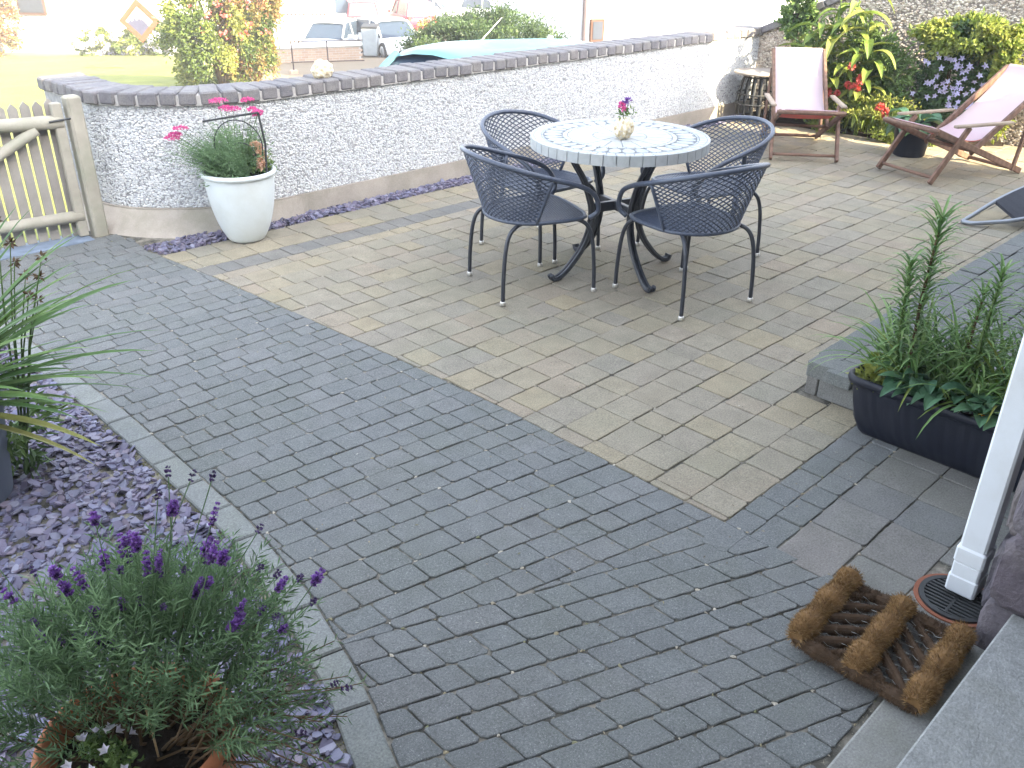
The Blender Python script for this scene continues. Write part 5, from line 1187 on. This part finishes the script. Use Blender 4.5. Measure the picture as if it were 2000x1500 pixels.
for i, (u, v, r) in enumerate(((14.6,39.0,.9),(15.5,37.3,.8),(16.1,35.9,.7))):
    t = th('white_flowering_bush', u, v, 0, ('low white-flowered bush at the left of the row under the white building','low white-flowered bush in the middle of the row under the white building','low white-flowered bush beside the tall flowering shrub')[i], 'bush', 'white-flowered bushes along the white building')
    mb = MB(); leafy_mass(mb, (0,0,.5), (r,r,.6), 2600, .13, .08, 40, .2, (.3,1), .5, zmin=0); mb.build('foliage', M['leaf_gold'], t)
    mb = MB(); leafy_mass(mb, (0,0,.62), (r,r,.6), 1500, .12, .11, 60, .1, (0,1), .9, zmin=.1); mb.build('flowers', M['petal_white'], t)
# white building behind the lawn
M['white_wall'] = mat('white_painted_wall', (.78,.77,.74), rough=.85, nscale=.8, namp=.05)
M['brown_trim'] = mat('brown_trim', (.09,.045,.03), rough=.7, namp=.15)
M['glass_dark'] = mat('dark_glass', (.05,.06,.08), rough=.08, namp=.1, spec=.6)
wb = th('white_building', 16.6, 40.2, 0, 'long white single-storey building at the far side of the lawn', 'building')
dirw = unit(np.array([.60,-.80,0])); nw = np.array([-dirw[1]*-1, 0, 0]); nrmw = unit(np.array([-.80,-.60,0]))
R_ = np.column_stack([dirw, -nrmw, [0,0,1]])
mb = MB(); box(mb, -nrmw*3.2+[0,0,1.0], (13,6,3.6), R_); mb.build('wall', M['white_wall'], wb)
mb = MB(); box(mb, -nrmw*3.2+[0,0,3.0], (13.8,7,.34), R_, .03); mb.build('fascia', M['brown_trim'], wb)
mb = MB(); V = np.array([(x,y,z) for x in (-6.9,6.9) for y,z in ((-3.5,3.18),(0,5.2),(3.5,3.18))]) @ R_.T - nrmw*3.2; mb.add(V, [(0,1,4,3),(1,2,5,4),(0,2,1),(3,4,5),(0,3,5,2)]); mb.build('roof', M['roof'], wb)
for x in (-4.6,):
    mb = MB(); box(mb, R_ @ np.array([x,-.03,1.9])*1.0-nrmw*.17, (1.3,.08,1.0), R_); wf = mb.build('window', M['brown_trim'], wb); mb = MB(); box(mb, R_ @ np.array([x,-.07,1.9])-nrmw*.17, (1.1,.05,.8), R_); mb.build('pane', M['glass_dark'], wf)
# diamond hanging sign on its bracket post
sg = th('diamond_sign', 11.62, 27.55, FACE, 'diamond-shaped framed sign with a dark skyline picture hanging in front of the white building', 'sign')
zb = float(gz(11.62,27.55)); c0 = np.array([0,0,1.40])
mb = MB()
def dia(s, y0, y1): return [(x*s, y, z*s*1.0) for y in (y0,y1) for x, z in ((0,-1),(1,0),(0,1),(-1,0))]
fr = []
V = dia(.60,-.03,.03)+dia(.40,-.03,.03); F = []
for k in range(4): l = (k+1)%4; F += [(k,l,8+l,8+k),(4+k,12+k,12+l,4+l),(k,4+k,4+l,l),(8+k,8+l,12+l,12+k)]
mb.add(np.array(V)+c0, F); mb.build('sign_frame', mat('tan_sign_frame', (.15,.065,.035), rough=.7, namp=.15), sg)
mb = MB(); mb.add(np.array(dia(.41,-.012,.012))+c0, [(0,1,2,3),(4,7,6,5),(0,4,5,1),(1,5,6,2),(2,6,7,3),(3,7,4,0)]); pn = mb.build('sign_panel', mat('pale_sign_panel', (.62,.60,.50), rough=.7, namp=.05), sg)
P = [(-.38,-.05),(-.30,-.02),(-.27,.06),(-.22,-.01),(-.17,.02),(-.13,.12),(-.09,.02),(-.03,.04),(0,.14),(.04,.03),(.10,.05),(.14,.00),(.20,-.06),(.26,-.15),(.30,-.14),(.0,-.43)]
mb = MB(); k = len(P); mb.add(np.array([(x,y,z) for y in (-.022,-.014) for x,z in P])+c0, [tuple(range(k)),tuple(range(2*k-1,k-1,-1))]); mb.build('skyline_picture', mat('dark_blue_print', (.06,.06,.10), rough=.6, namp=.1), pn)
mb = MB(); bar(mb, c0+[0,0,.56], c0+[0,0,.95], .10,.06,.01); bar(mb, c0+[0,0,.72], c0+[0,0,.72001]+[0,0,.05], .26,.06); bar(mb, c0+[-.05,0,.93], c0+[1.25,0,.93], .06,.06); mb.build('hanger', M['iron'], sg)
mb = MB(); bar(mb, (1.22,0,-.4), (1.22,0,2.8), .09,.09,.01); mb.build('post', M['brown_trim'], sg)

# cars ------------------------------------------------------------------
M['tyre'] = mat('tyre', (.02,.02,.022), rough=.9, namp=.1); M['rim'] = mat('alloy_rim', (.45,.46,.47), rough=.35, metal=.7, namp=.05)
M['car_glass'] = mat('car_glass', (.03,.045,.07), rough=.25, namp=.05, spec=.3); M['lamp_red'] = mat('red_lamp', (.45,.03,.02), rough=.3, namp=.1); M['lamp_clear'] = mat('headlamp', (.65,.67,.7), rough=.15, namp=.05, spec=.7)
M['plate_yellow'] = mat('yellow_plate', (.75,.55,.05), rough=.5, namp=.03); M['plate_white'] = mat('white_plate', (.7,.7,.68), rough=.5, namp=.03); M['trim_black'] = mat('black_trim', (.02,.02,.022), rough=.6, namp=.1)
def paint(n, c): return mat(n, c, rough=.45, namp=.03, nscale=2, coat=.15, spec=.35)
def car(name, loc, yaw, L, Wd, Ht, paintmat, label, kind='hatch', group='cars in the car park below', antenna=False, z=None, dome=.02):
    """+x is the front of the car"""
    t = empty(name, (loc[0], loc[1], float(gz(*loc)) if z is None else z), yaw, label, 'car', group); h = L/2; w2 = Wd/2
    belt = Ht*(.62 if kind != 'suv' else .60); g = .17 if kind != 'suv' else .22
    st = [(-h,.80,g+.12,belt*.80),(-h+.08,.92,g+.03,belt*.95),(-h+.35,.97,g,belt*1.0),(-h*.45,1,g,belt*1.0),(0,1,g,belt*.985),(h*.38,.99,g,belt*.965),(h*.55,.98,g,belt*.90),(h-.35,.95,g,belt*.80),(h-.08,.88,g+.03,belt*.70),(h,.76,g+.12,belt*.60)]
    V = []; n = 12
    for x, k, z0, z1 in st:
        ww = w2*k; zm = z0+(z1-z0)*.55
        V += [(x,-ww*.82,z0),(x,-ww*.97,z0+.08),(x,-ww,zm),(x,-ww*.97,z1-.10),(x,-ww*.90,z1-.02),(x,-ww*.45,z1+.02),(x,ww*.45,z1+.02),(x,ww*.90,z1-.02),(x,ww*.97,z1-.10),(x,ww,zm),(x,ww*.97,z0+.08),(x,ww*.82,z0)]
    m = len(st); F = [(i*n+k, i*n+(k+1)%n, (i+1)*n+(k+1)%n, (i+1)*n+k)[::-1] for i in range(m-1) for k in range(n)]+[tuple(range(n)), tuple((m-1)*n+k for k in range(n))[::-1]]
    mb = MB(); mb.add(V, F); mb.build('body', paintmat, t, smooth=True)
    rb = -h+(.10 if kind != 'saloon' else .75); rf = h*.50
    gs = [(rb,.86,belt-.03),(rb+(.22 if kind != 'saloon' else .55),.72,Ht*.955),(-h*.10,.74,Ht),(h*.12,.73,Ht*.985),(rf,.86,belt-.04)]
    def gsec(x,k,z,base): return [(x,-w2*(k if z < Ht*.8 else k),z),(x,w2*k,z)]
    top = [(x,k,z) for x,k,z in gs[1:4]]; V = []; 
    bl = [(rb,.88),(rb+.25,.90),(-h*.10,.92),(h*.12,.91),(rf,.86)]
    for (x,k,z),(xb,kb) in zip(gs, bl): V += [(xb,-w2*kb,belt-.05),(x,-w2*k,z),(x,w2*k,z),(xb,w2*kb,belt-.05)]
    F = []
    for i in range(4): F += [(i*4,i*4+1,(i+1)*4+1,(i+1)*4)[::-1],(i*4+1,i*4+2,(i+1)*4+2,(i+1)*4+1)[::-1],(i*4+2,i*4+3,(i+1)*4+3,(i+1)*4+2)[::-1]]
    F += [(0,3,2,1)[::-1],(16,17,18,19)[::-1]]
    mb = MB(); mb.add(V, F); mb.build('window', M['car_glass'], t)
    rs = catmull([(gs[1][0]-.03,.70,gs[1][2]-.012),(gs[1][0]+.15,.74,gs[1][2]+.022),(-h*.10,.765,Ht+.025),(h*.12,.755,Ht*.985+.018),(h*.12+.12,.74,Ht*.96)],4)
    V = []; 
    for x,k,z in rs: V += [(x,-w2*k,z-.045),(x,-w2*k*.93,z-.008),(x,-w2*k*.5,z+dome*.7),(x,0,z+dome),(x,w2*k*.5,z+dome*.7),(x,w2*k*.93,z-.008),(x,w2*k,z-.045)]
    mb = MB(); mb.add(V, [(i*7+k, i*7+k+1, (i+1)*7+k+1, (i+1)*7+k)[::-1] for i in range(len(rs)-1) for k in range(6)]); mb.build('roof', paintmat, t, smooth=True)
    for s in (-1,1):
        for a_, b_ in (((gs[4][0],s*w2*.87,belt-.03),(gs[3][0]+.08,s*w2*.745,gs[3][2]-.01)),((gs[0][0]+.02,s*w2*.88,belt-.03),(gs[1][0],s*w2*.735,gs[1][2]-.01)),((-.05*h,s*w2*.925,belt-.02),(-.08*h,s*w2*.755,Ht-.03))):
            mb = MB(); bar(mb, a_, b_, .055 if abs(a_[0]) > .3 else .03, .05); mb.build('pillar', paintmat, t)
        mb = MB(); blob(mb, (h*.36,s*(w2+.10),belt+.03), (.07,.11,.07), 0); mb.build('wing_mirror', paintmat, t, smooth=True)
        for x in (-h*.62, h*.62):
            R2 = .31 if kind != 'suv' else .36; mb = MB(); Rw = rot3(math.pi/2,0,0); prof = [(R2*.62,-.10),(R2*.93,-.10),(R2,-.07),(R2,.07),(R2*.93,.10),(R2*.62,.10)]
            q = MB(); lathe(q, prof, 24); mb.add((q.v[0] @ Rw.T)+[x,s*(w2-.10),R2], q.f[0]); wh = mb.build('wheel', M['tyre'], t)
            q = MB(); lathe(q, [(0,.085),(R2*.25,.09),(R2*.62,.06),(R2*.62,-.06),(R2*.25,-.09),(0,-.085)], 10); mb = MB(); mb.add((q.v[0] @ Rw.T)+[x,s*(w2-.10),R2], q.f[0]); mb.build('rim', M['rim'], wh)
        mb = MB(); box(mb, (h-.16,s*w2*.66,belt*.70), (.22,w2*.40,.15), rot3(0,.35,-s*.25), .03); mb.build('headlight', M['lamp_clear'], t)
        mb = MB(); box(mb, (-h+.06,s*w2*.76,belt*.80), (.10,w2*.22,.30), rot3(0,0,s*.15), .02); mb.build('tail_light', M['lamp_red'], t)
    mb = MB(); box(mb, (h-.02,0,belt*.42), (.06,Wd*.62,.16), None, .02); mb.build('grille', M['trim_black'], t)
    mb = MB(); box(mb, (h+.02,0,belt*.33), (.02,.52,.11)); mb.build('number_plate', M['plate_white'], t)
    mb = MB(); box(mb, (-h-.01,0,belt*.58), (.02,.52,.12)); mb.build('number_plate', M['plate_yellow'], t)
    if antenna: mb = MB(); tube(mb, [(-h*.1+.02,0,Ht+.02),(-h*.1-.34,.04,Ht+.30)], [.006,.003], 6); mb.build('aerial', M['lamp_clear'], t)
    return t
def faceyaw(u, v): return math.atan2(-v, -u)
car('parked_car', (6.25,7.15), math.pi, 4.1, 1.68, 1.44, paint('pale_blue_paint', (.06,.16,.20)), 'pale blue car parked right behind the white wall, only its roof showing', group=None, antenna=True, z=-.885, dome=.06)
WHT = paint('white_paint', (.75,.76,.76)); RED = paint('red_paint', (.35,.012,.015)); MAR = paint('maroon_paint', (.30,.012,.035)); SIL = paint('silver_paint', (.45,.47,.49)); BLU = paint('blue_paint', (.10,.22,.42))
car('parked_car', (31.0,44.0), faceyaw(28.7,40.2)+math.pi+.12, 4.4, 1.85, 1.75, RED, 'red off-roader seen from behind, with a yellow number plate', 'suv')
car('parked_car', (33.4,42.4), faceyaw(30.4,39)+math.pi+.28, 4.4, 1.85, 1.72, MAR, 'crimson off-roader to the right of the red one', 'suv')
car('parked_car', (21.2,28.3), faceyaw(20.9,28.5)+.42, 3.8, 1.66, 1.28, WHT, 'white car facing the camera beside the wheelie bin')
car('parked_car', (19.6,29.6), faceyaw(19.6,29.6)-.35, 3.9, 1.68, 1.22, SIL, 'silver car half hidden behind the white notice board')
car('parked_car', (29.8,44.6), faceyaw(29,45)+.2, 4.6, 1.9, 1.95, paint('cream_paint',(.66,.66,.62)), 'tall cream van behind the silver car', 'suv')
for i,(u,v,y,c,lb,k) in enumerate(((42.5,45.5,.9,WHT,'white car in the far row above the round shrub','hatch'),(45.2,43.0,1.0,BLU,'blue car in the far row above the round shrub','hatch'),(48.2,41.0,.8,SIL,'silver car at the right end of the far row','hatch'),(40.5,48.8,1.0,SIL,'silver car at the left end of the far row','hatch'),(34.5,28.8,.7,paint('sky_paint',(.22,.42,.55)),'light blue car beside the corner of the white house','hatch'),(37.5,33.5,.7,WHT,'white car between the round shrub and the white house','hatch'))):
    car('parked_car', (u,v), faceyaw(u,v)+y, 4.2, 1.74, 1.5, c, lb, k)

# wheelie bin, notice board, low wall, railings, barrier, post -----------
t = th('wheelie_bin', 20.1, 27.9, FACE, 'grey wheelie bin beside the white car', 'bin'); mb = MB(); box(mb, (0,0,.55), (.50,.55,.95), None, .03, taper=1.18); mb.build('bin_body', mat('grey_bin', (.25,.28,.30), rough=.6, namp=.1), t); mb = MB(); box(mb, (0,0,1.06), (.60,.68,.07), rot3(.08,0,0), .02); mb.build('lid', M['trim_black'], t)
nb = th('notice_board', 24.8, 39.4, FACE, 'tall white board on a dark post behind the low brick wall', 'board')
mb = MB(); box(mb, (.0,.0,2.4), (.42,.25,5.2), None, .02); mb.build('post', M['brown_trim'], nb)
mb = MB(); box(mb, (.80,-.1,2.5), (1.1,.18,4.3), rot3(0,0,-.15), .02); mb.build('panel', M['white_wall'], nb)
lw = th('low_brick_wall', 15.9, 27.2, 0, 'low orange brick wall with a pale coping along the car park', 'wall')
dl = unit(np.array([.93,-.38,0])); Rl = np.column_stack([dl, np.cross([0,0,1],dl), [0,0,1]])
M['orange_brick'] = mat('orange_brick', rough=.9, ramp=[(.36,.26,.20),(.40,.30,.23),(.33,.23,.17)], nscale=3, namp=.12)
mb = MB(); box(mb, (0,0,.14), (5.4,.18,.66), Rl); mb.build('mortar_core', M['mortar'], lw)
for r in range(6):
    for k in range(24):
        x = -2.7+.2275*k+(.11 if r%2 else 0)
        if x > 2.55: continue
        mb = MB(); box(mb, Rl @ np.array([x+.11,0,.02+r*.075]), (.215,.20,.065), Rl, 0, random.random()); mb.build('brick', M['orange_brick'], lw)
mb = MB(); box(mb, (0,0,.52), (5.5,.30,.10), Rl, .01); mb.build('coping', M['white_wall'], lw)
rl = th('railings', 19.5, 33.5, 0, 'thin dark metal railings behind the low brick wall', 'railing')
dr_ = unit(np.array([.80,-.60,0])); M['rail_metal'] = mat('grey_rail', (.045,.03,.035), rough=.6, namp=.2)
for k in range(26): p = dr_*(k*.16-2.0); mb = MB(); tube(mb, [p+[0,0,0],p+[0,0,1.5]], .026, 5); mb.build('bar', M['rail_metal'], rl)
for z in (.12,1.45): mb = MB(); tube(mb, [dr_*-2.05+[0,0,z], dr_*2.1+[0,0,z]], .03, 6); mb.build('rail', M['rail_metal'], rl)
ba = th('pedestrian_barrier', 13.9, 22.2, 0, 'thin metal crowd barrier standing on block feet beside the lawn', 'barrier'); db = unit(np.array([.87,-.49,0])); 
for x in (-.45,.50): mb = MB(); tube(mb, [db*x+[0,0,0],db*x+[0,0,.85]], .018, 6); mb.build('upright', M['rail_metal'], ba); mb = MB(); box(mb, db*x+np.array([0,0,.05]), (.22,.18,.14), Rl, .02); mb.build('foot', M['orange_brick'], ba)
for z in (.85,.32): mb = MB(); tube(mb, [db*-.5+[0,0,z],db*1.5+[0,0,z]], .014, 6); mb.build('rail', M['rail_metal'], ba)
gpz = th('grey_post', 9.9, 9.35, 0, 'short grey plastic post standing just behind the white wall', 'post'); mb = MB(); lathe(mb, [(0,-.1),(.045,-.1),(.045,1.33),(.03,1.36),(0,1.36)], 16); mb.build('post_body', mat('grey_green_post', (.36,.42,.40), rough=.6, namp=.1), gpz)

# white house on the right ------------------------------------------------
wh = th('white_house', 14.5, 13.04, 0, 'white rendered house with a dark downpipe beyond the garden wall', 'house'); 
dh = unit(np.array([.86,-.51,0])); Rh = np.column_stack([dh, np.cross([0,0,1],dh), [0,0,1]])
M['white_render'] = mat('white_house_render', (.72,.73,.75), rough=.9, nscale=1.5, namp=.04, bump=.25, bscale=60)
mb = MB(); box(mb, Rh @ np.array([6.0,4.0,1.5]), (12,8,6.5), Rh); mb.build('wall', M['white_render'], wh)
mb = MB(); V = np.array([(x,y,z) for x in (-.4,12.4) for y,z in ((-.5,4.7),(4,7.6),(8.5,4.7))]) @ Rh.T; mb.add(V, [(0,1,4,3),(1,2,5,4),(0,2,1),(3,4,5),(0,3,5,2)]); mb.build('roof', M['roof'], wh)
mb = MB(); tube(mb, [Rh @ np.array([.22,-.07,-.6]), Rh @ np.array([.22,-.07,4.6])], .055, 10); mb.build('downpipe', mat('dark_pipe', (.10,.08,.085), rough=.5, namp=.1), wh)
mb = MB(); box(mb, Rh @ np.array([.50,-.02,1.25]), (.30,.10,.44), Rh, .01); wn = mb.build('window', M['brown_trim'], wh); mb = MB(); box(mb, Rh @ np.array([.50,-.06,1.25]), (.20,.05,.34), Rh); mb.build('pane', M['glass_dark'], wn)
for x in (3.2,7.0): mb = MB(); box(mb, Rh @ np.array([x,-.02,2.6]), (1.1,.10,1.1), Rh, .01); wn = mb.build('window', M['white_wall'], wh); mb = MB(); box(mb, Rh @ np.array([x,-.05,2.6]), (.94,.07,.94), Rh); mb.build('pane', M['glass_dark'], wn)

# far buildings and lamp posts --------------------------------------------
def shed(u, v, Lx, D, Ht, yaw, m, label, bays=0):
    t = th('far_building', u, v, yaw, label, 'building', 'pale buildings beyond the car park'); mb = MB(); box(mb, (0,D/2,Ht/2-.5), (Lx,D,Ht+1)); mb.build('wall', m, t)
    mb = MB(); V = [(x,y,z) for x in (-Lx/2-.3,Lx/2+.3) for y,z in ((-.4,Ht),(D/2,Ht+2),(D+.4,Ht))]; mb.add(V, [(0,1,4,3),(1,2,5,4),(0,2,1),(3,4,5),(0,3,5,2)]); mb.build('roof', M['roof'], t)
    for k in range(bays):
        x = -Lx/2+(k+.5)*Lx/bays; mb = MB(); box(mb, (x,-.04,Ht*.42), (Lx/bays*.55,.12,Ht*.5)); w_ = mb.build('window', M['white_wall'], t); mb = MB(); box(mb, (x,-.09,Ht*.42), (Lx/bays*.48,.08,Ht*.43)); mb.build('pane', M['glass_dark'], w_)
cream = mat('cream_wall', (.62,.54,.42), rough=.9, nscale=.6, namp=.08); pinkw = mat('pink_brick_wall', (.50,.34,.26), rough=.9, nscale=.6, namp=.1)
shed(34,58,16,8,5,rad(-35),cream,'cream far building behind the red off-roader',4); shed(50,50,18,8,5,rad(-45),M['white_wall'],'white far building with a row of windows in the middle distance',5); shed(22,66,14,8,5,rad(-20),pinkw,'pinkish far building at the left beyond the railings',3); shed(64,38,20,8,5,rad(-60),cream,'cream far building behind the white house',4)
for i,(u,v) in enumerate(((35.0,50.0),(38.5,46.5),(29.5,52.5),(44.0,38.5))):
    t = th('lamp_post', u, v, 0, ('slim lamp post behind the crimson off-roader','slim lamp post above the left side of the round shrub','slim lamp post behind the cream van','slim lamp post above the right side of the round shrub')[i], 'lamp post', 'lamp posts in the car park'); mb = MB(); tube(mb, [(0,0,0),(0,0,6)], [.07,.05], 8); mb.build('pole', M['rim'], t); mb = MB(); box(mb, (.2,0,6.05), (.6,.2,.1), None, .02); mb.build('lamp_head', M['trim_black'], t)

# ------------------------------------------------------------------ added thin air volume, standing in for the lens flare's veil
hz = MB(); box(hz, (0,0,.75), (320,320,13.5)); ho = hz.build('veil_haze', None, kind='stuff')
hm = bpy.data.materials.new('flare_veil_air'); hm.use_nodes = True; t_ = hm.node_tree
for n_ in list(t_.nodes): t_.nodes.remove(n_)
o_ = t_.nodes.new('ShaderNodeOutputMaterial'); v_ = t_.nodes.new('ShaderNodeVolumePrincipled'); v_.inputs['Color'].default_value = (.93,.95,1,1); v_.inputs['Density'].default_value = 0.0026
t_.links.new(v_.outputs[0], o_.inputs['Volume']); ho.data.materials.clear(); ho.data.materials.append(hm)
SC.cycles.volume_bounces = 0; SC.cycles.volume_step_rate = 8; SC.cycles.volume_max_steps = 32
